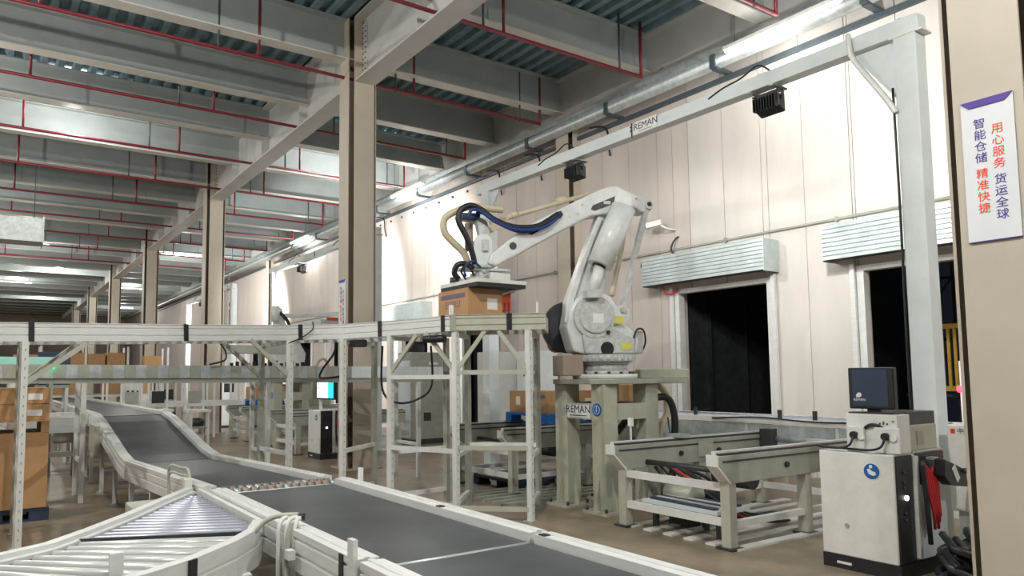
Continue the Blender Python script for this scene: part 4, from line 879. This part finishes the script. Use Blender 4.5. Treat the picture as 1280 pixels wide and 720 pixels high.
part(PN, 'casing', m, 'dark', bevel=.015); part(PN, 'label_card', MB().bar((6.56, 2.797, .845), (6.64, 2.797, .73), .004, .06, (1, 0, 0)), 'label'); part(PN, 'stop_button', MB().cyl((6.74, 2.80, .80), (6.74, 2.775, .80), .022, 10), 'darkg')
part(PN, 'hook', MB().box(6.42, 6.5, 2.876, 2.938, .90, .92), 'galv')
RC = thing('red_cables', 'red cable loops hanging on the side of the right control cabinet', 'cables', (6.36, 2.88, .3))
for k in range(6): part(RC, 'cable', MB().tube([(6.30+.03*k, 2.90, .88-.02*k), (6.28+.035*k, 2.875, .7), (6.33+.02*k, 2.86, .5), (6.37+.02*k, 2.875, .36+.05*(k % 3)), (6.40+.02*k, 2.89, .55), (6.44+.005*k, 2.9, .84)], .012, 6), 'redcab')
part(RC, 'cable', MB().tube([(6.27, 2.90, .9), (6.26, 2.87, .5), (6.30, 2.88, .25)], .02, 6), 'dark')
FL = thing('floor_debris', 'dark heap of cables and bags on the floor beside the right control cabinet', 'heap', (6.5, 2.6, 0))
for k in range(14):
    x, y, zz = 6.12+(k % 7)*.11, 2.60+.10*math.sin(k*2.3), .14*(k//7); part(FL, 'cable_coil', MB().tube([(x-.12, y, zz+.03), (x, y+.13, zz+.05+.02*(k % 4)), (x+.13, y, zz+.12), (x, y-.12, zz+.08+.03*(k % 3)), (x-.12, y, zz+.16), (x-.03, y+.1, zz+.2)], .03, 6), 'dark' if k % 3 else 'darkg')
part(FL, 'rag', MB().box(6.1, 6.28, 2.42, 2.55, 0, .07), 'soil', bevel=.02)
# monitor and boxes on the cabinet
SB = thing('socket_box', 'white socket box on the control cabinet with two black plugs in it', 'socket box', (6.1, 3.1, .96))
part(SB, 'riser', MB().box(6.02, 6.22, 2.95, 3.36, .961, 1.272), 'white', bevel=.006)
for yy, w_ in ((3.27, .07), (3.02, .10)):
    part(SB, 'socket_plate', MB().box(5.985, 6.0195, yy-w_, yy+w_, .965, 1.17), 'white', bevel=.008)
    part(SB, 'plug', MB().cyl((5.985, yy, 1.10), (5.95, yy, 1.10), .03, 12), 'dark')
    part(SB, 'switch', MB().cyl((5.985, yy-.055, 1.09), (5.97, yy-.055, 1.09), .028, 12), 'label')
    part(SB, 'cord', MB().tube([(5.955, yy, 1.09), (5.93, yy+.02, 1.02), (5.93, yy+.1, .99), (5.95, yy+.25, .985), (5.98, 3.6, .99)], .01, 6), 'dark')
part(SB, 'grip', MB().tube([(6.015, 3.20, 1.16), (6.0, 3.15, 1.185), (6.0, 3.10, 1.185), (6.015, 3.06, 1.16)], .014, 6), 'dark')
for k in range(3): part(SB, 'lettering', MB().box(6.0155, 6.0195, 3.02+k*.028, 3.032+k*.028, 1.19, 1.205+.012*(k % 2)), 'ink')
part(SB, 'lid_bolt', MB().cyl((6.02, 2.98, 1.22), (6.01, 2.98, 1.22), .006, 6), 'darkg')
MC = thing('metal_case', 'grey-green metal case with a dark top stacked beside the socket box', 'case', (6.48, 3.1, .96))
part(MC, 'body', MB().box(6.24, 6.70, 2.97, 3.3, .978, 1.18), 'ped', bevel=.006); part(MC, 'vent', MB().box(6.36, 6.46, 2.963, 2.9695, 1.02, 1.13), 'greysteel'); part(MC, 'lid', MB().box(6.24, 6.70, 2.98, 3.3, 1.181, 1.285), 'darkg')
part(MC, 'bracket', MB().box(6.24, 6.74, 2.95, 3.34, .9605, .977), 'galv')
MO = thing('monitor', 'dark navy monitor with a small white logo on the socket box', 'monitor', (6.12, 3.2, 1.272))
part(MO, 'base', MB().box(6.03, 6.21, 2.98, 3.34, 1.2735, 1.285), 'darkg'); part(MO, 'stem', MB().box(6.10, 6.14, 3.12, 3.22, 1.285, 1.33), 'dark')
part(MO, 'casing', MB().box(6.065, 6.13, 2.985, 3.35, 1.31, 1.65), 'dark', bevel=.01)
part(MO, 'screen', MB().box(6.0605, 6.0645, 3.03, 3.315, 1.335, 1.635), 'navy')
part(MO, 'side_strip', MB().box(6.0605, 6.0645, 2.99, 3.028, 1.335, 1.635), 'dark')
part(MO, 'logo', MB().cyl((6.06, 3.26, 1.425), (6.0585, 3.26, 1.425), .02, 14), 'label'); part(MO, 'logo', MB().prism([(3.285, 1.405), (3.262, 1.405), (3.285, 1.43)], 6.0585, 6.06, lambda a, b, d: (d, a, b)), 'label')
text(MO, 'lettering', 'REMAN', 'label', .03, (6.0595, 3.258, 1.385), (0, -1, 0), (0, 0, 1), .0005)
SC2 = thing('wall_cabinet', 'small white electrical cabinet with red lamp behind the near cream column', 'cabinet', (7.2, 2.82, 0))
part(SC2, 'body', MB().box(7.0, 7.4, 2.62, 3.02, .42, 1.155), 'white', bevel=.01)
for y in (2.68, 2.94): part(SC2, 'foot', MB().box(7.04, 7.12, y-.04, y+.04, 0, .42), 'cool'); part(SC2, 'foot', MB().box(7.28, 7.36, y-.04, y+.04, 0, .42), 'cool')
part(SC2, 'skirt', MB().box(7.13, 7.27, 2.90, 2.93, .1, .42), 'hose')
part(SC2, 'indicator_lamp', MB().cyl((6.9995, 2.846, .944), (6.985, 2.846, .944), .014, 10), 'ledred')
part(SC2, 'mark', MB().box(6.997, 6.9995, 2.955, 2.99, 1.08, 1.12), 'orange'); text(SC2, 'lettering', '中控', 'ink', .05, (6.997, 2.89, 1.10), (0, -1, 0), (0, 0, 1), .0005)
IL = thing('indicator_post', 'red indicator lamp on a rod in the dark doorway at the right', 'lamp', (10.2, 4.2, 0))
part(IL, 'rod', MB().cyl((10.2, 4.2, 0), (10.2, 4.2, 1.75), .02, 8), 'post'); part(IL, 'lens', MB().cyl((10.2, 4.24, 1.40), (10.2, 4.16, 1.40), .045, 12), 'ledred'); part(IL, 'arm', MB().box(10.18, 10.5, 4.19, 4.21, 1.38, 1.41), 'dark')
# CCTV camera, wall hooks
CV = thing('cctv_camera', 'white bullet camera on the wall above the shutter housing beside the robot elbow', 'camera', (10.6, 9.2, 4.4))
part(CV, 'housing', MB().bar((10.35, 9.45, 4.42), (10.5, 9.2, 4.47), .12, .11), 'white', bevel=.015); part(CV, 'lens', MB().cyl((10.345, 9.46, 4.42), (10.335, 9.475, 4.418), .04, 12), 'dark'); part(CV, 'arm', MB().tube([(10.48, 9.22, 4.42), (10.6, 9.12, 4.34), (10.798, 9.1, 4.34)], .02, 8), 'white')
single('wall_hook_cable', MB().tube([(10.78, 9.05, 4.2), (10.70, 9.10, 4.1), (10.68, 9.14, 3.95), (10.72, 9.08, 3.82)], .018, 6), 'dark', 'short black cable hook on the wall under the bullet camera', 'cable')
single('wall_hook_cable', MB().tube([(10.78, 9.95, 3.86), (10.74, 9.95, 3.74), (10.70, 9.85, 3.70), (10.6, 9.66, 3.72)], .018, 6), 'dark', 'black cable entering the left end of the shutter housing beside the robot', 'cable')
single('wall_hook_cable', MB().tube([(10.6, 9.3, 3.26), (10.62, 9.25, 3.14), (10.68, 9.15, 3.12), (10.72, 9.05, 3.2)], .02, 6), 'redcab', 'red and black cable loop under the shutter housing beside the robot', 'cable')

# ------------------------------------------------------------------ cabinets behind
EC = thing('electrical_cabinet', 'tall grey electrical cabinet behind the elevated conveyor, its side darker than its door', 'cabinet', (8.9, 15.5, 0))
part(EC, 'body', MB().box(8.45, 9.35, 15.2, 15.85, .12, 2.2), 'greysteel', bevel=.01); part(EC, 'plinth', MB().box(8.45, 9.35, 15.2, 15.85, 0, .118), 'darkg')
part(EC, 'door', MB().box(8.425, 8.449, 15.22, 15.83, .16, 2.0), 'cool'); part(EC, 'vent', MB().box(8.8, 9.0, 15.19, 15.199, .55, .75), 'darkg'); part(EC, 'logo_plate', MB().box(8.95, 9.2, 15.192, 15.199, 1.9, 1.96), 'label')
for k, (x, y, m_, s) in enumerate(((9.3, 12.95, 'white', 'tall off-white cabinet against the wall left of the robot pedestal'), (9.82, 12.15, 'cool', 'pale blue-white cabinet against the wall just left of the robot pedestal'))):
    t = thing('tall_cabinet', s, 'cabinet', (x+.3, y+.3, 0)); part(t, 'body', MB().box(x, x+.6, y, y+.68, .08, 2.15), m_, bevel=.01); part(t, 'plinth', MB().box(x+.01, x+.59, y+.01, y+.67, 0, .08), 'darkg')
    part(t, 'door', MB().box(x-.014, x-.001, y+.02, y+.66, .12, 2.1), m_)
    for q in range(3): part(t, 'button', MB().cyl((x-.014, y+.4-q*.1, 1.62), (x-.03, y+.4-q*.1, 1.62), .022, 8), 'redcab' if q < 2 else 'darkg')
# pallet stack at the left edge
cp = pallet(-.45, 9.72, 0, 'dark blue pallet under the carton stack at the left edge', None, 'navy')
ns = ['lower left', 'lower right']
carton(-.50, .10, 9.70, 10.6, .151, 1.0, 'big brown carton at the left edge, bottom left of the stack', 'stack at the left edge', 0, False, 'y')
carton(.13, .62, 9.70, 10.6, .151, 1.0, 'big brown carton at the left edge, bottom right of the stack', 'stack at the left edge', 0, False, None)
tp = thing('wooden_pallet', 'brown wooden pallet between the carton layers at the left edge', 'pallet', (.05, 10.15, 1.0))
for k in range(4): part(tp, 'board', MB().box(-.52, .63, 9.70+k*.25, 9.85+k*.25, 1.125, 1.145), 'card')
for xx in (-.5, .02, .54): part(tp, 'runner', MB().box(xx, xx+.08, 9.72, 10.6, 1.002, 1.124), 'card')
for r_, zz in enumerate((1.146, 1.33)):
    for c_, xx in enumerate((-.5, .13)):
        carton(xx, xx+(.60 if c_ == 0 else .49), 9.72, 10.55, zz, zz+.181, f'flat brown labelled carton at the left edge, {("second from top", "topmost")[r_]} on the {("left", "right")[c_]}', 'stack at the left edge', 0, False, 'y')

# ------------------------------------------------------------------ second cell and the far background
dup(PCa, (-.3, 10.35, 0), 'grey pallet chain conveyor of the second cell, right of the cream column')
dup(PCb, (-.45, 10.6, 0), 'grey pallet chain conveyor of the second cell, left of the cream column')
dup(t_ped, (-.45, 10.35, 0), 'grey-green robot pedestal of the second cell, left of the cream column')
CB = dup(CA, (-.45, 10.62, 0), 'white control cabinet of the second cell under the lit monitor')
dup(RC, (-.45, 10.62, 0), 'dark red cables hanging on the second cell control cabinet')
dup(PN, (-.45, 10.62, 0), 'black teach pendant on the second cell control cabinet')
MO2 = thing('lit_monitor', 'lit monitor with a white and teal screen on the second cell cabinet', 'monitor', (5.6, 13.4, 1.18))
part(MO2, 'arm', MB().box(5.58, 5.62, 13.74, 13.82, .961, 1.2), 'post'); part(MO2, 'casing', MB().box(5.53, 5.60, 12.95, 13.82, 1.18, 1.60), 'dark', bevel=.01)
part(MO2, 'screen', MB().box(5.524, 5.529, 13.24, 13.79, 1.21, 1.57), 'screen', label='white screen area'); part(MO2, 'screen', MB().box(5.524, 5.529, 12.98, 13.238, 1.21, 1.57), 'screen2', label='teal screen area')
for z in (1.38, 1.46, 1.52): part(MO2, 'icon', MB().box(5.521, 5.5238, 13.68, 13.75, z, z+.04), 'cool')
# second robot, arm lowered
R2 = thing('palletising_robot', 'white robot arm of the second cell, lowered behind the elevated conveyor', 'robot arm', (6.02, 17.0, 1.56))
part(R2, 'base', MB().cyl((6.02, 17, 1.561), (6.02, 17, 1.8), .3, 20), 'robotg')
part(R2, 'shoulder', MB().prism([(5.7, 1.8), (6.4, 1.8), (6.45, 2.2), (6.2, 2.6), (5.8, 2.6), (5.6, 2.3)], 16.82, 17.18, uv), 'robot', bevel=.03)
part(R2, 'lower_arm', MB().bar((5.95, 16.95, 2.4), (5.72, 16.95, 3.25), .2, .26, (1, 0, 0)), 'robot', bevel=.02)
part(R2, 'motor', MB().cyl((5.66, 16.75, 2.95), (5.66, 16.75, 3.3), .09, 14), 'robot')
part(R2, 'forearm', MB().bar((5.70, 16.9, 3.08), (7.25, 16.6, 3.18), .10, .10), 'robot', bevel=.01)
part(R2, 'gripper', MB().box(6.6, 7.3, 16.3, 16.9, 2.86, 3.0), 'robotg', bevel=.01); part(R2, 'red_clamp', MB().box(6.75, 7.2, 16.25, 16.29, 2.98, 3.05), 'orange')
part(R2, 'hose', MB().tube([(5.7, 16.85, 3.2), (5.85, 16.8, 3.1), (6.0, 16.8, 2.9), (6.1, 16.85, 2.6)], .04, 8), 'dark')
p3 = pallet(5.9, 18.95, .895, 'dark blue pallet on the second cell conveyor', None, 'blue')
for k, (x, y, z, sfx) in enumerate(((5.92, 19.0, 1.046, 'lower near'), (5.92, 19.48, 1.046, 'lower far'), (6.45, 19.0, 1.046, 'lower right'))): carton(x, x+.46, y, y+.42, z, z+.33, 'brown carton on the second cell pallet, '+sfx, 'cartons in the second cell')
def bin_(x, y, z, sx, sy, h, m_, label, cat='crate', name='plastic_crate', group=None):
    t = thing(name, label, cat, (x, y, z), 0, group); w_ = .02
    part(t, 'bottom', MB().box(x-sx/2, x+sx/2, y-sy/2, y+sy/2, z, z+w_), m_)
    for a in (-1, 1):
        part(t, 'side', MB().box(x+a*(sx/2-w_/2)-w_/2, x+a*(sx/2-w_/2)+w_/2, y-sy/2, y+sy/2, z+w_, z+h), m_); part(t, 'side', MB().box(x-sx/2+w_, x+sx/2-w_, y+a*(sy/2-w_/2)-w_/2, y+a*(sy/2-w_/2)+w_/2, z+w_, z+h), m_)
    part(t, 'rim', MB().box(x-sx/2-.015, x+sx/2+.015, y-sy/2-.015, y-sy/2, z+h-.04, z+h), m_); return t
def table(x0, x1, y0, y1, h, m_, label, cat='table', name='work_table', mid=True):
    t = thing(name, label, cat, ((x0+x1)/2, (y0+y1)/2, 0))
    part(t, 'table_top', MB().box(x0, x1, y0, y1, h-.05, h), m_)
    for x in (x0+.04, x1-.04):
        for y in (y0+.04, y1-.04): part(t, 'leg', MB().box(x-.03, x+.03, y-.03, y+.03, 0, h-.05), 'post')
    if mid:
        for y in (y0+.04, y1-.04): part(t, 'cross_bar', MB().box(x0+.075, x1-.075, y-.02, y+.02, h*.35, h*.35+.05), 'post')
    return t
def rack(x0, x1, y0, d, levels, label, bays=2):
    t = thing('storage_rack', label, 'rack', ((x0+x1)/2, y0+d/2, 0)); top = levels[-1]+.7
    for k in range(bays+1):
        x = x0+(x1-x0)*k/bays
        for y in (y0, y0+d): part(t, 'upright', MB().box(x-.03, x+.03, y-.03, y+.03, 0, top), 'post')
    for z in levels:
        part(t, 'shelf', MB().box(x0+.031, x1-.031, y0+.032, y0+d-.032, z-.03, z), 'greysteel')
        for y in (y0, y0+d): part(t, 'shelf_beam', MB().box(x0+.031, x1-.031, y-.025, y+.025, z-.09, z-.031), 'cool')
    return t
rack(1.35, 5.0, 25.6, .9, (.35, 1.15, 1.95), 'steel storage rack with cartons seen above the raised belt at left', 3)
wd = ['far left', 'left', 'second from the left', 'middle', 'second from the right', 'right', 'far right', 'end']
for zi, z in enumerate((.352, 1.152, 1.952)):
    x = 1.45; k = 0
    while x < 4.5:
        w_ = random.choice((.38, .46, .52)); h = random.uniform(.35, .55)
        if int((x-1.35)/1.217) == int((x+w_-1.35)/1.217):
            carton(x, x+w_, 25.7, 26.3, z, z+h, f'far brown carton on the {("bottom", "middle", "top")[zi]} rack shelf, {wd[min(k, 7)]}', 'cartons on the far rack'); k += 1
        x += w_+.06
tc = thing('teal_machine', 'teal machine cover on grey legs at the left edge above the carton stack', 'machine', (.2, 14.6, 0))
part(tc, 'cover', MB().prism([(14.3, 1.72), (14.25, 1.86), (14.5, 2.0), (15.1, 2.0), (15.1, 1.72)], -.8, .98, lambda a, b, d: (d, a, b)), 'green', bevel=.01); part(tc, 'table', MB().box(-.8, .98, 14.3, 15.1, 1.62, 1.719), 'cool')
for x in (-.75, .92):
    for y in (14.35, 15.05): part(tc, 'leg', MB().box(x-.03, x+.03, y-.03, y+.03, 0, 1.62), 'greysteel')
for x, y, sfx in ((-.2, 18.2, 'left'), (.75, 18.4, 'right')):
    table(x-.4, x+.4, y-.35, y+.35, 1.72, 'greysteel', 'tall grey stand behind the teal machine, '+sfx, 'stand', 'tall_stand')
    carton(x-.3, x+.3, y-.25, y+.25, 1.721, 2.15, 'brown carton on the tall stand behind the teal machine, '+sfx)
bin_(1.1, 16.6, 1.5, .55, .45, .65, 'navy', 'dark navy crate standing above the belt line near the green indicator'); table(.8, 1.36, 16.3, 16.9, 1.499, 'greysteel', 'grey stand under the dark navy crate', 'stand', 'tall_stand')
FCV = thing('cross_conveyor', 'pale far roller conveyor on thin white legs crossing behind the raised belt', 'conveyor', (4, 21, 0))
for y in (20.6, 21.4): part(FCV, 'side_rail', MB().box(2.5, 6.0, y-.03, y+.03, .86, 1.0), 'white')
for q in range(24): part(FCV, 'roller', MB().cyl((2.6+q*.14, 20.64, .96), (2.6+q*.14, 21.36, .96), .03, 6), 'rsteel')
for q in range(6):
    for y in (20.6, 21.4): part(FCV, 'leg', MB().box(2.55+q*.67, 2.61+q*.67, y-.028, y+.028, 0, .859), 'post'); part(FCV, 'guard_post', MB().box(2.55+q*.67, 2.60+q*.67, y-.025, y+.025, 1.001, 1.55), 'post')
for x0, y0, wd_, h, m_, sfx in ((3.35, 23.3, .5, 1.5, 'white', 'left of the cream columns, leftmost'), (4.05, 23.0, .45, 1.25, 'cool', 'between the cross conveyor posts'), (4.5, 28.5, .6, 1.6, 'white', 'behind the rack, right end'), (6.4, 24.2, .5, 1.7, 'cool', 'between two cream columns'), (7.4, 23.6, .5, 1.5, 'greysteel', 'left of the second cell pallet')):
    t = thing('machine_cabinet', 'small far machine cabinet '+sfx, 'cabinet', (x0+wd_/2, y0+.3, 0))
    part(t, 'body', MB().box(x0, x0+wd_, y0, y0+.6, .08, h), m_, bevel=.01); part(t, 'plinth', MB().box(x0+.01, x0+wd_-.01, y0+.01, y0+.59, 0, .08), 'darkg'); part(t, 'door', MB().box(x0+.03, x0+wd_-.03, y0-.012, y0-.001, h*.5, h-.06), m_); part(t, 'panel', MB().box(x0+.08, x0+wd_-.1, y0-.018, y0-.0125, h*.68, h*.85), 'dark')
table(7.45, 8.95, 20.8, 21.6, 1.0, 'greysteel', 'far grey conveyor table left of the second cell, in front of the dock doors')
for k, x in enumerate((7.5, 8.0, 8.45)): bin_(x+.2, 21.2, 1.001, .42, .55, .42, 'navy' if k != 1 else 'blue', 'blue crate on the far grey table, '+('left', 'middle', 'right')[k], group='crates on the far table')
for k, (x, y) in enumerate(((6.6, 28), (7.8, 30))): 
    table(x, x+1.6, y, y+.8, .9, 'cool', 'far pale table down the right bay, '+('nearer', 'farther')[k]); carton(x+.3, x+.8, y+.15, y+.6, .901, 1.35, 'far brown carton on a pale table down the right bay, '+('nearer', 'farther')[k])
MV = thing('tall_machine', 'far grey machine with pipes left of the lit monitor', 'machine', (7.2, 17.9, 0))
part(MV, 'frame', MB().box(6.9, 7.5, 17.6, 18.2, .0, .9), 'greysteel', bevel=.02); part(MV, 'hood', MB().box(6.95, 7.45, 17.65, 18.15, .901, 1.5), 'ped', bevel=.02); part(MV, 'pipe', MB().tube([(7.0, 17.6, 1.5), (7.0, 17.55, 1.9), (7.2, 17.6, 2.1), (7.4, 17.7, 1.9), (7.4, 17.8, 1.5)], .04, 8), 'hose'); part(MV, 'screen', MB().box(7.05, 7.3, 17.64, 17.649, 1.1, 1.35), 'brown')
gantry(22.7, 'pale grey portal frame farthest down the right bay', False)
flood(7.30, 30.7, 4.785, (10.8, 35, 3.4), 'black floodlight on the farthest portal frame', FLOOD_W*4.5)

for k, (x, y, sfx) in enumerate(((2.9, 18.6, 'just above the top of the incline'), (3.6, 19.2, 'second from the incline'), (4.3, 18.4, 'third from the incline'), (4.5, 22.6, 'left of the cream columns'))):
    t = thing('sorting_station', 'far pale sorting station with two posts, '+sfx, 'station', (x, y, 0))
    part(t, 'table_top', MB().box(x-.25, x+.25, y-.3, y+.3, .80, .86), 'white')
    for sx in (-.22, .22): part(t, 'post', MB().box(x+sx-.025, x+sx+.025, y+.24, y+.29, 0, 1.5), 'post') if False else part(t, 'post', MB().box(x+sx-.025, x+sx+.025, y+.305, y+.355, 0, 1.5), 'post')
    for sx in (-.2, .2): part(t, 'leg', MB().box(x+sx-.025, x+sx+.025, y-.28, y-.23, 0, .80), 'post')
    part(t, 'panel', MB().box(x-.15, x+.15, y+.28, y+.30, 1.0, 1.3), 'dark' if k % 2 else 'greysteel'); part(t, 'motor', MB().cyl((x-.12, y, .55), (x+.14, y, .55), .1, 12), 'darkg'); part(t, 'motor_plate', MB().box(x-.2, x+.2, y-.15, y+.15, .40, .44), 'greysteel')
    part(t, 'brace', MB().bar((x-.2, y-.25, .42), (x+.22, y+.33, .42), .03, .05), 'post')
